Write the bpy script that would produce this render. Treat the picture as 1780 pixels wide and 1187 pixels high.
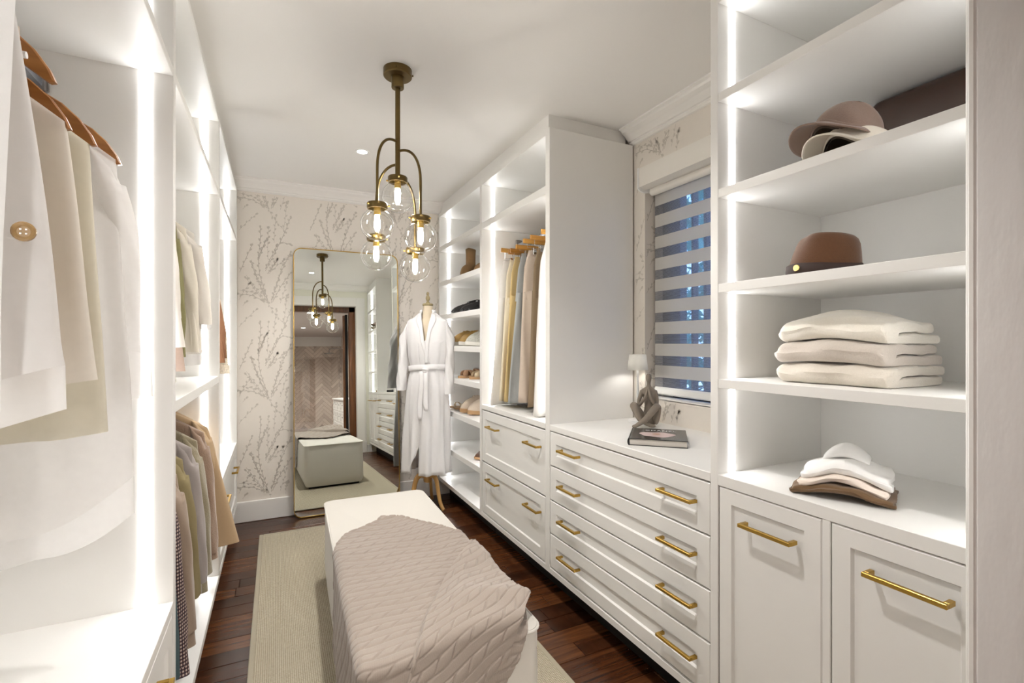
import bpy, bmesh, math, random
import numpy as np
from mathutils import Vector, Matrix

for o in list(bpy.data.objects):
    bpy.data.objects.remove(o, do_unlink=True)
random.seed(7)
SC = bpy.context.scene
COL = SC.collection
PI = math.pi
R = math.radians

# ------------------------------------------------------------------ camera
cam_d = bpy.data.cameras.new('camera')
cam = bpy.data.objects.new('camera', cam_d)
COL.objects.link(cam)
cam.location = (0, 0, 1.30)
cam.rotation_euler = (R(90), 0, R(-26.08))
cam_d.sensor_width = 36.0
cam_d.lens = 838.2 / 1780 * 36.0
cam_d.shift_y = -(593.5 - 596.0) / 1780
cam_d.clip_start = 0.02
SC.camera = cam

# ------------------------------------------------------------------ world, exposure
W = bpy.data.worlds.new('dusk_sky')
SC.world = W
W.use_nodes = True
wn = W.node_tree.nodes
wl = W.node_tree.links
wn.clear()
w_out = wn.new('ShaderNodeOutputWorld')
w_bg = wn.new('ShaderNodeBackground')
w_geo = wn.new('ShaderNodeTexCoord')
w_sep = wn.new('ShaderNodeSeparateXYZ')
w_rmp = wn.new('ShaderNodeValToRGB')
w_rmp.color_ramp.elements[0].position = 0.0
w_rmp.color_ramp.elements[0].color = (0.30, 0.46, 0.80, 1)
w_rmp.color_ramp.elements[1].position = 0.6
w_rmp.color_ramp.elements[1].color = (0.12, 0.27, 0.70, 1)
wl.new(w_geo.outputs['Generated'], w_sep.inputs[0])
wl.new(w_sep.outputs['Z'], w_rmp.inputs[0])
wl.new(w_rmp.outputs[0], w_bg.inputs[0])
w_bg.inputs[1].default_value = 3.2
wl.new(w_bg.outputs[0], w_out.inputs[0])

vs = SC.view_settings
SC.display_settings.display_device = 'sRGB'
vs.view_transform = 'Standard'
vs.look = 'None'
vs.gamma = 1.0
vs.use_curve_mapping = False
vs.exposure = 0.55

LED = 15.0          # emission of the cabinet strip lights
BULB = 140.0         # emission of the pendant bulbs
DOWN = 60.0         # spot power of one ceiling downlight (W)
BATH = 150.0         # bathroom downlights (W)

cy = SC.cycles
cy.use_denoising = True
cy.max_bounces = 10
cy.diffuse_bounces = 6
cy.glossy_bounces = 5
cy.transmission_bounces = 6
cy.transparent_max_bounces = 16
cy.caustics_reflective = False
cy.caustics_refractive = False
cy.sample_clamp_indirect = 6.0


def spot(name, loc, power, col, size=R(120), blend=0.7, rad=0.04):
    d = bpy.data.lights.new(name, 'SPOT')
    d.energy = power
    d.color = col
    d.spot_size = size
    d.spot_blend = blend
    d.shadow_soft_size = rad
    o = bpy.data.objects.new(name, d)
    o.location = loc
    COL.objects.link(o)
    return o


CEIL = 2.485
XL = -0.252      # left cabinet fronts
XR = 1.25        # right cabinet fronts
XWL = -0.88      # left wall
XWR = 1.80       # right wall
BY = 4.0         # back wall
RY = 0.394       # room face of the rear wall
DOWNS = [(0.48, 3.09), (0.42, 1.15)]
for i, (x, y) in enumerate(DOWNS):
    spot('downlight_beam', (x, y, CEIL - 0.012), DOWN, (1, 0.97, 0.93))
for x, y in ((0.54, -1.35), (0.54, -3.6)):
    spot('bathroom_beam', (x, y, 2.31), BATH, (1, 0.95, 0.90), R(150))


# ------------------------------------------------------------------ materials
def mat(name, col, rough=0.5, metal=0.0, noise=0.0, scale=30.0, bump=0.0, bscale=200.0, spec=0.5,
        sheen=0.0, stretch=None, emit=None, estr=0.0, trans=0.0, rand=0.0):
    m = bpy.data.materials.new(name)
    m.use_nodes = True
    nt = m.node_tree
    b = nt.nodes['Principled BSDF']
    b.inputs['Base Color'].default_value = (*col, 1)
    b.inputs['Roughness'].default_value = rough
    b.inputs['Metallic'].default_value = metal
    b.inputs['Specular IOR Level'].default_value = spec
    if sheen:
        b.inputs['Sheen Weight'].default_value = sheen
        b.inputs['Sheen Roughness'].default_value = 0.5
    tc = nt.nodes.new('ShaderNodeTexCoord')
    src = tc.outputs['Object']
    if stretch:
        mp = nt.nodes.new('ShaderNodeMapping')
        mp.inputs['Scale'].default_value = stretch
        nt.links.new(src, mp.inputs[0])
        src = mp.outputs[0]
    colsrc = None
    if noise:
        n = nt.nodes.new('ShaderNodeTexNoise')
        n.inputs['Scale'].default_value = scale
        n.inputs['Detail'].default_value = 4
        nt.links.new(src, n.inputs['Vector'])
        mx = nt.nodes.new('ShaderNodeMix')
        mx.data_type = 'RGBA'
        mx.inputs[6].default_value = (*[c * (1 - noise) for c in col], 1)
        mx.inputs[7].default_value = (*[min(1, c * (1 + noise)) for c in col], 1)
        nt.links.new(n.outputs['Fac'], mx.inputs[0])
        nt.links.new(mx.outputs[2], b.inputs['Base Color'])
        colsrc = mx.outputs[2]
    if bump:
        n2 = nt.nodes.new('ShaderNodeTexNoise')
        n2.inputs['Scale'].default_value = bscale
        n2.inputs['Detail'].default_value = 3
        nt.links.new(src, n2.inputs['Vector'])
        bp = nt.nodes.new('ShaderNodeBump')
        bp.inputs['Strength'].default_value = bump
        bp.inputs['Distance'].default_value = 0.002
        nt.links.new(n2.outputs['Fac'], bp.inputs['Height'])
        nt.links.new(bp.outputs[0], b.inputs['Normal'])
    if emit:
        b.inputs['Emission Color'].default_value = (*emit, 1)
        b.inputs['Emission Strength'].default_value = estr
    if trans:
        tr = nt.nodes.new('ShaderNodeBsdfTranslucent')
        if colsrc:
            nt.links.new(colsrc, tr.inputs[0])
        else:
            tr.inputs[0].default_value = (*col, 1)
        ms = nt.nodes.new('ShaderNodeMixShader')
        ms.inputs[0].default_value = trans
        nt.links.new(b.outputs[0], ms.inputs[1])
        nt.links.new(tr.outputs[0], ms.inputs[2])
        nt.links.new(ms.outputs[0], nt.nodes['Material Output'].inputs[0])
    return m


def sheer_mat(name, col, alpha, rough=0.9, lines=0.0):
    """thin cloth: part of the light passes straight through the weave"""
    m = mat(name, col, rough, noise=0.04, scale=60, trans=0.45, spec=0.2)
    nt = m.node_tree
    out = nt.nodes['Material Output']
    sh = out.inputs[0].links[0].from_socket
    tp = nt.nodes.new('ShaderNodeBsdfTransparent')
    ms = nt.nodes.new('ShaderNodeMixShader')
    ms.inputs[0].default_value = alpha
    if lines:
        tc = nt.nodes.new('ShaderNodeTexCoord')
        wv = nt.nodes.new('ShaderNodeTexWave')
        wv.bands_direction = 'Z'
        wv.inputs['Scale'].default_value = lines
        nt.links.new(tc.outputs['Object'], wv.inputs['Vector'])
        mr = nt.nodes.new('ShaderNodeMapRange')
        mr.inputs[3].default_value = alpha - 0.12
        mr.inputs[4].default_value = alpha + 0.14
        nt.links.new(wv.outputs['Fac'], mr.inputs[0])
        nt.links.new(mr.outputs[0], ms.inputs[0])
    nt.links.new(tp.outputs[0], ms.inputs[1])
    nt.links.new(sh, ms.inputs[2])
    nt.links.new(ms.outputs[0], out.inputs[0])
    return m


def emat(name, col, s):
    m = bpy.data.materials.new(name)
    m.use_nodes = True
    nt = m.node_tree
    nt.nodes.clear()
    e = nt.nodes.new('ShaderNodeEmission')
    e.inputs[0].default_value = (*col, 1)
    e.inputs[1].default_value = s
    o = nt.nodes.new('ShaderNodeOutputMaterial')
    nt.links.new(e.outputs[0], o.inputs[0])
    return m


def glass_mat(name, col=(1, 1, 1), refl=1.0, power=4.0):
    """thin clear sheet: fresnel reflection over straight transmission"""
    m = bpy.data.materials.new(name)
    m.use_nodes = True
    nt = m.node_tree
    nt.nodes.clear()
    t = nt.nodes.new('ShaderNodeBsdfTransparent')
    t.inputs[0].default_value = (*col, 1)
    g = nt.nodes.new('ShaderNodeBsdfGlossy')
    g.inputs['Roughness'].default_value = 0.02
    f = nt.nodes.new('ShaderNodeLayerWeight')
    pw = nt.nodes.new('ShaderNodeMath')
    pw.operation = 'POWER'
    nt.links.new(f.outputs['Facing'], pw.inputs[0])
    pw.inputs[1].default_value = power
    mu = nt.nodes.new('ShaderNodeMath')
    mu.operation = 'MULTIPLY_ADD'
    nt.links.new(pw.outputs[0], mu.inputs[0])
    mu.inputs[1].default_value = 0.85 * refl
    mu.inputs[2].default_value = 0.045 * refl
    ms = nt.nodes.new('ShaderNodeMixShader')
    nt.links.new(mu.outputs[0], ms.inputs[0])
    nt.links.new(t.outputs[0], ms.inputs[1])
    nt.links.new(g.outputs[0], ms.inputs[2])
    o = nt.nodes.new('ShaderNodeOutputMaterial')
    nt.links.new(ms.outputs[0], o.inputs[0])
    return m


def timber_mat(name, c0, c1, c2, rough, along='X', scale=1.0):
    m = bpy.data.materials.new(name)
    m.use_nodes = True
    nt = m.node_tree
    b = nt.nodes['Principled BSDF']
    b.inputs['Roughness'].default_value = rough
    tc = nt.nodes.new('ShaderNodeTexCoord')
    oi = nt.nodes.new('ShaderNodeObjectInfo')
    ad = nt.nodes.new('ShaderNodeVectorMath')
    ad.operation = 'MULTIPLY_ADD'
    nt.links.new(oi.outputs['Random'], ad.inputs[0])
    ad.inputs[1].default_value = (31, 17, 23)
    nt.links.new(tc.outputs['Object'], ad.inputs[2])
    mp = nt.nodes.new('ShaderNodeMapping')
    mp.inputs['Scale'].default_value = {'X': (3, 45, 45), 'Y': (45, 3, 45), 'Z': (45, 45, 3)}[along]
    nt.links.new(ad.outputs[0], mp.inputs[0])
    n = nt.nodes.new('ShaderNodeTexNoise')
    n.inputs['Scale'].default_value = scale
    n.inputs['Detail'].default_value = 5
    n.inputs['Distortion'].default_value = 0.6
    nt.links.new(mp.outputs[0], n.inputs['Vector'])
    mth = nt.nodes.new('ShaderNodeMath')
    mth.operation = 'MULTIPLY_ADD'
    nt.links.new(oi.outputs['Random'], mth.inputs[0])
    mth.inputs[1].default_value = 0.45
    sb = nt.nodes.new('ShaderNodeMath')
    sb.operation = 'SUBTRACT'
    nt.links.new(n.outputs['Fac'], sb.inputs[0])
    sb.inputs[1].default_value = 0.22
    nt.links.new(sb.outputs[0], mth.inputs[2])
    r = nt.nodes.new('ShaderNodeValToRGB')
    e = r.color_ramp.elements
    e[0].position = 0.15
    e[0].color = (*c0, 1)
    e[1].position = 0.85
    e[1].color = (*c2, 1)
    k = e.new(0.5)
    k.color = (*c1, 1)
    nt.links.new(mth.outputs[0], r.inputs[0])
    nt.links.new(r.outputs[0], b.inputs['Base Color'])
    bp = nt.nodes.new('ShaderNodeBump')
    bp.inputs['Strength'].default_value = 0.12
    bp.inputs['Distance'].default_value = 0.001
    nt.links.new(n.outputs['Fac'], bp.inputs['Height'])
    nt.links.new(bp.outputs[0], b.inputs['Normal'])
    return m


M = {}
M['cab'] = mat('white_satin_lacquer', (0.80, 0.79, 0.765), 0.38, noise=0.012, scale=8, bump=0.03, bscale=90)
M['ceil'] = mat('ceiling_paint', (0.80, 0.785, 0.765), 0.85, noise=0.01, scale=3, bump=0.02, bscale=120)
M['trim'] = mat('trim_gloss_paint', (0.80, 0.78, 0.755), 0.35, noise=0.015, scale=6)
M['paper'] = mat('wallpaper_ground', (0.74, 0.69, 0.63), 0.75, noise=0.02, scale=40, bump=0.05, bscale=300)
M['print'] = mat('wallpaper_bud_print', (0.56, 0.515, 0.46), 0.75, noise=0.08, scale=50)
M['twig'] = mat('wallpaper_twig_print', (0.42, 0.38, 0.335), 0.75, noise=0.15, scale=50)
M['cream'] = mat('cream_wall_paint', (0.74, 0.73, 0.64), 0.7, noise=0.015, scale=10)
M['plaster'] = mat('rough_painted_jamb', (0.70, 0.68, 0.67), 0.5, noise=0.05, scale=9, bump=0.9, bscale=38, stretch=(1, 1, 0.35))
M['floor'] = timber_mat('jarrah_board', (0.014, 0.0045, 0.002), (0.066, 0.021, 0.0075), (0.135, 0.049, 0.016), 0.27, 'X', 1.3)
M['gap'] = mat('dark_board_gap', (0.012, 0.006, 0.004), 0.9, noise=0.2)
M['brass'] = mat('brushed_brass', (0.50, 0.32, 0.075), 0.34, 1.0, noise=0.12, scale=60)
M['bronze'] = mat('aged_bronze', (0.145, 0.098, 0.036), 0.36, 0.9, noise=0.12, scale=40)
M['chrome'] = mat('polished_chrome', (0.75, 0.76, 0.78), 0.12, 1.0, noise=0.02)
M['rail'] = mat('grey_alloy_rail', (0.42, 0.45, 0.50), 0.30, 0.8, noise=0.04)
M['mirror'] = mat('mirror_silver', (0.86, 0.89, 0.85), 0.0, 1.0)
M['globe'] = glass_mat('clear_globe_glass', (0.985, 0.985, 0.97), 1.0, 2.6)
M['pane'] = glass_mat('window_glass', (0.92, 0.96, 1.0))
M['screen'] = glass_mat('shower_screen_glass', (0.93, 0.91, 0.90))
M['led'] = emat('led_strip_glow', (0.99, 0.985, 0.985), LED)
M['bulb'] = emat('warm_bulb_glow', (1.0, 0.95, 0.86), BULB)
M['disc'] = emat('downlight_glow', (1.0, 0.95, 0.88), 12.0)
M['lampglow'] = emat('small_lamp_glow', (1.0, 0.95, 0.88), 110.0)
M['hang'] = timber_mat('varnished_hanger_wood', (0.20, 0.075, 0.016), (0.34, 0.140, 0.035), (0.47, 0.215, 0.06), 0.30, 'X', 0.8)
M['hangf'] = timber_mat('amber_clip_hanger_wood', (0.36, 0.15, 0.03), (0.52, 0.25, 0.05), (0.64, 0.36, 0.09), 0.35, 'X', 0.8)
M['oak'] = timber_mat('honey_stand_wood', (0.32, 0.16, 0.045), (0.45, 0.25, 0.08), (0.55, 0.33, 0.12), 0.40, 'Z', 0.8)
M['finial'] = timber_mat('weathered_finial_wood', (0.25, 0.20, 0.10), (0.36, 0.29, 0.155), (0.46, 0.38, 0.22), 0.6, 'Z', 0.8)
M['doorwood'] = timber_mat('dark_door_timber', (0.030, 0.011, 0.004), (0.10, 0.035, 0.011), (0.20, 0.075, 0.024), 0.30, 'Z', 0.8)
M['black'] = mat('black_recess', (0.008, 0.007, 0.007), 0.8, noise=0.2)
M['canvas'] = mat('ivory_canvas_cover', (0.672, 0.643, 0.588), 0.85, noise=0.03, scale=300, bump=0.12, bscale=600, sheen=0.2)
M['knit'] = mat('mushroom_cable_knit', (0.354, 0.296, 0.251), 0.9, noise=0.12, scale=420, bump=0.3, bscale=900, sheen=0.35)
M['rugbind'] = mat('rug_binding', (0.391, 0.348, 0.264), 0.9, noise=0.08, scale=200)
M['bone'] = mat('mannequin_linen', (0.70, 0.60, 0.45), 0.8, noise=0.04, scale=300)
M['robe'] = mat('white_linen_robe', (0.87, 0.855, 0.855), 0.85, noise=0.025, scale=250, bump=0.08, bscale=500, trans=0.12)
M['clay'] = mat('taupe_clay', (0.245, 0.205, 0.165), 0.75, noise=0.06, scale=60, bump=0.05, bscale=300)
M['shade'] = mat('white_lamp_shade', (0.80, 0.79, 0.76), 0.5, noise=0.01, trans=0.35)
M['white'] = mat('white_enamel', (0.80, 0.80, 0.79), 0.3, noise=0.01)
M['bookblk'] = mat('glossy_black_cover', (0.022, 0.022, 0.022), 0.16, noise=0.2, scale=8)
M['page'] = mat('page_edges', (0.62, 0.58, 0.53), 0.8, noise=0.08, scale=400, stretch=(0.02, 0.02, 4))
M['blush'] = mat('blush_cover_photo', (0.62, 0.48, 0.46), 0.3, noise=0.25, scale=14)
M['blush2'] = mat('amber_cover_photo', (0.48, 0.26, 0.13), 0.3, noise=0.3, scale=20)
M['ink'] = mat('white_cover_ink', (0.75, 0.75, 0.75), 0.4, noise=0.02)
M['felt'] = mat('rust_brown_felt', (0.098, 0.036, 0.009), 0.9, noise=0.16, scale=160, bump=0.3, bscale=500, sheen=0.3)
M['band'] = mat('dark_brown_ribbon', (0.030, 0.014, 0.010), 0.7, noise=0.12, scale=200)
M['gold'] = mat('gold_pin', (0.80, 0.58, 0.22), 0.25, 1.0, noise=0.04)
M['wool1'] = mat('cream_wool', (0.77, 0.725, 0.64), 0.95, noise=0.06, scale=200, bump=0.5, bscale=420, sheen=0.5)
M['wool2'] = mat('oatmeal_wool', (0.55, 0.49, 0.43), 0.95, noise=0.09, scale=200, bump=0.5, bscale=420, sheen=0.5)
M['wool3'] = mat('ecru_wool', (0.67, 0.615, 0.535), 0.95, noise=0.06, scale=200, bump=0.5, bscale=420, sheen=0.5)
M['jersey'] = mat('white_jersey', (0.84, 0.83, 0.81), 0.85, noise=0.02, scale=200, bump=0.08, bscale=600)
M['blushcot'] = mat('pale_blush_cotton', (0.79, 0.69, 0.61), 0.85, noise=0.03, scale=200)
M['camel'] = mat('camel_brown_knit', (0.143, 0.08, 0.034), 0.9, noise=0.16, scale=400, bump=0.4, bscale=700, sheen=0.2)
M['cord'] = mat('mauve_brown_corduroy', (0.238, 0.162, 0.126), 0.9, noise=0.14, scale=300, bump=0.4, bscale=500, sheen=0.3)
M['capcan'] = mat('ivory_cap_canvas', (0.72, 0.665, 0.575), 0.85, noise=0.04, scale=250, bump=0.15, bscale=400)
M['caplin'] = mat('dark_cap_lining', (0.10, 0.075, 0.055), 0.85, noise=0.1, scale=200)
M['patent'] = mat('glossy_dark_brown_shell', (0.040, 0.014, 0.006), 0.04, noise=0.25, scale=5, spec=1.0)
M['lilac'] = mat('pale_lilac_edge', (0.58, 0.60, 0.75), 0.4, noise=0.03)
M['cheek'] = mat('pale_tile', (0.66, 0.59, 0.53), 0.22, noise=0.12, scale=7)
M['grout'] = mat('grey_grout', (0.38, 0.33, 0.29), 0.8, noise=0.05)
M['bathpaint'] = mat('bathroom_paint', (0.50, 0.46, 0.44), 0.7, noise=0.02)
def tile_mat():
    m = mat('herringbone_tile', (0.66, 0.59, 0.53), 0.22, noise=0.10, scale=9)
    nt = m.node_tree
    b = nt.nodes['Principled BSDF']
    src = b.inputs['Base Color'].links[0].from_socket
    oi = nt.nodes.new('ShaderNodeObjectInfo')
    mr = nt.nodes.new('ShaderNodeMapRange')
    mr.inputs[3].default_value = 0.82
    mr.inputs[4].default_value = 1.10
    nt.links.new(oi.outputs['Random'], mr.inputs[0])
    hs = nt.nodes.new('ShaderNodeHueSaturation')
    nt.links.new(mr.outputs[0], hs.inputs['Value'])
    nt.links.new(src, hs.inputs['Color'])
    nt.links.new(hs.outputs[0], b.inputs['Base Color'])
    return m


M['herring'] = tile_mat()
M['nickel'] = mat('brushed_nickel', (0.40, 0.38, 0.37), 0.3, 1.0, noise=0.03)
M['leaf'] = mat('garden_leaf', (0.12, 0.46, 0.36), 0.6, noise=0.3, scale=9)
M['bark'] = mat('garden_trunk', (0.06, 0.04, 0.03), 0.9, noise=0.3, scale=20)
M['frame_dark'] = mat('dark_window_timber', (0.050, 0.042, 0.040), 0.5, noise=0.1, scale=20)
M['earth'] = mat('garden_earth', (0.05, 0.06, 0.03), 0.9, noise=0.3, scale=4)
M['blind'] = mat('ivory_blind_band', (0.72, 0.70, 0.67), 0.8, noise=0.015, scale=200, trans=0.35)
M['sheer'] = sheer_mat('blind_sheer_mesh', (0.50, 0.51, 0.54), 0.42, lines=60.0)
M['blindbox'] = mat('blind_cassette', (0.78, 0.75, 0.70), 0.45, noise=0.01)


def rug_mat():
    m = bpy.data.materials.new('woven_sisal')
    m.use_nodes = True
    nt = m.node_tree
    b = nt.nodes['Principled BSDF']
    b.inputs['Roughness'].default_value = 0.95
    tc = nt.nodes.new('ShaderNodeTexCoord')
    mp = nt.nodes.new('ShaderNodeMapping')
    mp.inputs['Scale'].default_value = (1, 1, 1)
    nt.links.new(tc.outputs['Object'], mp.inputs[0])
    w1 = nt.nodes.new('ShaderNodeTexWave')
    w1.bands_direction = 'X'
    w1.inputs['Scale'].default_value = 42
    w1.inputs['Distortion'].default_value = 0.6
    w2 = nt.nodes.new('ShaderNodeTexWave')
    w2.bands_direction = 'Y'
    w2.inputs['Scale'].default_value = 36
    w2.inputs['Distortion'].default_value = 1.2
    n = nt.nodes.new('ShaderNodeTexNoise')
    n.inputs['Scale'].default_value = 90
    n.inputs['Detail'].default_value = 4
    for q in (w1, w2, n):
        nt.links.new(mp.outputs[0], q.inputs['Vector'])
    a = nt.nodes.new('ShaderNodeMath')
    a.operation = 'MULTIPLY'
    nt.links.new(w1.outputs['Fac'], a.inputs[0])
    nt.links.new(w2.outputs['Fac'], a.inputs[1])
    s = nt.nodes.new('ShaderNodeMath')
    s.operation = 'MULTIPLY_ADD'
    nt.links.new(n.outputs['Fac'], s.inputs[0])
    s.inputs[1].default_value = 0.6
    nt.links.new(a.outputs[0], s.inputs[2])
    r = nt.nodes.new('ShaderNodeValToRGB')
    e = r.color_ramp.elements
    e[0].position = 0.2
    e[0].color = (0.33, 0.28, 0.195, 1)
    e[1].position = 1.0
    e[1].color = (0.68, 0.62, 0.49, 1)
    nt.links.new(s.outputs[0], r.inputs[0])
    nt.links.new(r.outputs[0], b.inputs['Base Color'])
    bp = nt.nodes.new('ShaderNodeBump')
    bp.inputs['Strength'].default_value = 0.8
    bp.inputs['Distance'].default_value = 0.004
    nt.links.new(s.outputs[0], bp.inputs['Height'])
    nt.links.new(bp.outputs[0], b.inputs['Normal'])
    return m


M['rug'] = rug_mat()


def check_mat():
    """houndstooth-like woven check from two crossed bands"""
    m = bpy.data.materials.new('houndstooth_tweed')
    m.use_nodes = True
    nt = m.node_tree
    b = nt.nodes['Principled BSDF']
    b.inputs['Roughness'].default_value = 0.9
    tc = nt.nodes.new('ShaderNodeTexCoord')
    sep = nt.nodes.new('ShaderNodeSeparateXYZ')
    nt.links.new(tc.outputs['Object'], sep.inputs[0])
    ad = nt.nodes.new('ShaderNodeMath')
    ad.operation = 'ADD'
    nt.links.new(sep.outputs['X'], ad.inputs[0])
    nt.links.new(sep.outputs['Y'], ad.inputs[1])

    def band(sock):
        f = nt.nodes.new('ShaderNodeMath')
        f.operation = 'MULTIPLY'
        f.inputs[1].default_value = 92.0
        nt.links.new(sock, f.inputs[0])
        g = nt.nodes.new('ShaderNodeMath')
        g.operation = 'FRACT'
        nt.links.new(f.outputs[0], g.inputs[0])
        h = nt.nodes.new('ShaderNodeMath')
        h.operation = 'GREATER_THAN'
        h.inputs[1].default_value = 0.5
        nt.links.new(g.outputs[0], h.inputs[0])
        return h.outputs[0]
    s = nt.nodes.new('ShaderNodeMath')
    s.operation = 'ADD'
    nt.links.new(band(ad.outputs[0]), s.inputs[0])
    nt.links.new(band(sep.outputs['Z']), s.inputs[1])
    dv = nt.nodes.new('ShaderNodeMath')
    dv.operation = 'MULTIPLY'
    dv.inputs[1].default_value = 0.5
    nt.links.new(s.outputs[0], dv.inputs[0])
    r = nt.nodes.new('ShaderNodeValToRGB')
    e = r.color_ramp.elements
    e[0].color = (0.52, 0.42, 0.36, 1)
    e[1].color = (0.022, 0.018, 0.03, 1)
    k = e.new(0.5)
    k.color = (0.085, 0.040, 0.038, 1)
    nt.links.new(dv.outputs[0], r.inputs[0])
    nt.links.new(r.outputs[0], b.inputs['Base Color'])
    return m


def stripe_mat(name, a, c, freq):
    m = bpy.data.materials.new(name)
    m.use_nodes = True
    nt = m.node_tree
    b = nt.nodes['Principled BSDF']
    b.inputs['Roughness'].default_value = 0.85
    tc = nt.nodes.new('ShaderNodeTexCoord')
    wv = nt.nodes.new('ShaderNodeTexWave')
    wv.bands_direction = 'Z'
    wv.inputs['Scale'].default_value = freq
    nt.links.new(tc.outputs['Object'], wv.inputs['Vector'])
    r = nt.nodes.new('ShaderNodeValToRGB')
    r.color_ramp.elements[0].position = 0.35
    r.color_ramp.elements[0].color = (*a, 1)
    r.color_ramp.elements[1].position = 0.6
    r.color_ramp.elements[1].color = (*c, 1)
    nt.links.new(wv.outputs['Fac'], r.inputs[0])
    nt.links.new(r.outputs[0], b.inputs['Base Color'])
    return m


M['check'] = check_mat()
M['ylstripe'] = stripe_mat('olive_yellow_stripe', (0.20, 0.18, 0.055), (0.58, 0.53, 0.28), 26)
M['mirrorback'] = mat('mirror_backing', (0.10, 0.09, 0.08), 0.8, noise=0.1)

# ------------------------------------------------------------------ mesh helpers
BASE = {}


class MB:
    def __init__(self):
        self.v = []
        self.f = []

    def add(self, verts, faces):
        n = len(self.v)
        self.v += [tuple(p) for p in verts]
        self.f += [tuple(i + n for i in q) for q in faces]
        return self

    def box(self, x0, x1, y0, y1, z0, z1, c=0.0):
        if c <= 0:
            v = [(x, y, z) for x in (x0, x1) for y in (y0, y1) for z in (z0, z1)]
            f = [(0, 1, 3, 2), (4, 6, 7, 5), (0, 4, 5, 1), (2, 3, 7, 6), (0, 2, 6, 4), (1, 5, 7, 3)]
            return self.add(v, f)
        bm = bmesh.new()
        bmesh.ops.create_cube(bm, size=1.0)
        for q in bm.verts:
            q.co = Vector(((x0 + x1) / 2 + q.co.x * (x1 - x0), (y0 + y1) / 2 + q.co.y * (y1 - y0),
                           (z0 + z1) / 2 + q.co.z * (z1 - z0)))
        bmesh.ops.bevel(bm, geom=bm.edges[:], offset=c, segments=1, affect='EDGES')
        bm.verts.ensure_lookup_table()
        r = self.add([q.co[:] for q in bm.verts], [[q.index for q in fc.verts] for fc in bm.faces])
        bm.free()
        return r

    def loft(self, rings, closed=True, cap0=False, cap1=False):
        n = len(rings[0])
        v = [p for r in rings for p in r]
        f = []
        for i in range(len(rings) - 1):
            for j in range(n if closed else n - 1):
                a = i * n + j
                b = i * n + (j + 1) % n
                f.append((a, b, b + n, a + n))
        if cap0:
            f.append(tuple(range(n - 1, -1, -1)))
        if cap1:
            k = (len(rings) - 1) * n
            f.append(tuple(range(k, k + n)))
        return self.add(v, f)

    def tube(self, pts, rad, seg=10, caps=True):
        pts = [Vector(p) for p in pts]
        rads = rad if isinstance(rad, (list, tuple)) else [rad] * len(pts)
        rings = []
        prev = None
        for i, p in enumerate(pts):
            a = pts[max(0, i - 1)]
            b = pts[min(len(pts) - 1, i + 1)]
            t = (b - a).normalized()
            if prev is None:
                up = Vector((0, 0, 1)) if abs(t.z) < 0.9 else Vector((1, 0, 0))
                u = t.cross(up).normalized()
            else:
                u = (prev - t * prev.dot(t)).normalized()
            prev = u
            w = t.cross(u)
            rings.append([p + (u * math.cos(2 * PI * k / seg) + w * math.sin(2 * PI * k / seg)) * rads[i] for k in range(seg)])
        return self.loft(rings, True, caps, caps)

    def lathe(self, prof, cx, cy, seg=24, cap0=True, cap1=True):
        rings = [[(cx + r * math.cos(2 * PI * k / seg), cy + r * math.sin(2 * PI * k / seg), z) for k in range(seg)] for r, z in prof]
        return self.loft(rings, True, cap0, cap1)

    def prism(self, poly, axis, a, b):
        """extrude a 2-D outline along axis"""
        def mk(p, t):
            return {'X': (t, p[0], p[1]), 'Y': (p[0], t, p[1]), 'Z': (p[0], p[1], t)}[axis]
        return self.loft([[mk(p, a) for p in poly], [mk(p, b) for p in poly]], True, True, True)

    def xf(self, mtx):
        self.v = [tuple(mtx @ Vector(p)) for p in self.v]
        return self

    def build(self, name, m, parent=None, smooth=False, sharp=40):
        off = BASE.get(parent.name, Vector((0, 0, 0))) if parent else Vector((0, 0, 0))
        me = bpy.data.meshes.new(name)
        me.from_pydata([(p[0] - off.x, p[1] - off.y, p[2] - off.z) for p in self.v], [], self.f)
        bm = bmesh.new()
        bm.from_mesh(me)
        bmesh.ops.recalc_face_normals(bm, faces=bm.faces)
        bm.to_mesh(me)
        bm.free()
        if smooth:
            me.polygons.foreach_set('use_smooth', [True] * len(me.polygons))
            if sharp:
                me.set_sharp_from_angle(angle=R(sharp))
        me.materials.append(M[m] if isinstance(m, str) else m)
        o = bpy.data.objects.new(name, me)
        COL.objects.link(o)
        if parent:
            o.parent = parent
            BASE[o.name] = off
        else:
            BASE[o.name] = Vector((0, 0, 0))
        return o


def tag(o, label=None, cat=None, group=None, kind=None):
    if label:
        o['label'] = label
    if cat:
        o['category'] = cat
    if group:
        o['group'] = group
    if kind:
        o['kind'] = kind
    return o


def thing(name, loc, label, cat, group=None, rz=0.0):
    o = bpy.data.objects.new(name, None)
    o.empty_display_size = 0.05
    o.location = loc
    o.rotation_euler = (0, 0, rz)
    COL.objects.link(o)
    BASE[o.name] = Vector(loc)
    return tag(o, label, cat, group)


def localthing(name, loc, label, cat, group=None, rz=0.0, rot=None):
    """parts of this one are modelled around its own origin"""
    o = thing(name, loc, label, cat, group, rz)
    if rot:
        o.rotation_euler = rot
    BASE[o.name] = Vector((0, 0, 0))
    return o


def struct(name, mb, m, smooth=False, parent=None):
    o = mb.build(name, m, parent, smooth)
    if not parent:
        o['kind'] = 'structure'
    return o


def bx(name, parent, d, m='cab', c=0.0012):
    return MB().box(*d, c).build(name, m, parent)


def clone(o, parent, loc, rot=None, name=None):
    c = o.copy()
    if name:
        c.name = name
    COL.objects.link(c)
    c.parent = parent
    c.location = loc
    if rot:
        c.rotation_euler = rot
    return c


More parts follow.
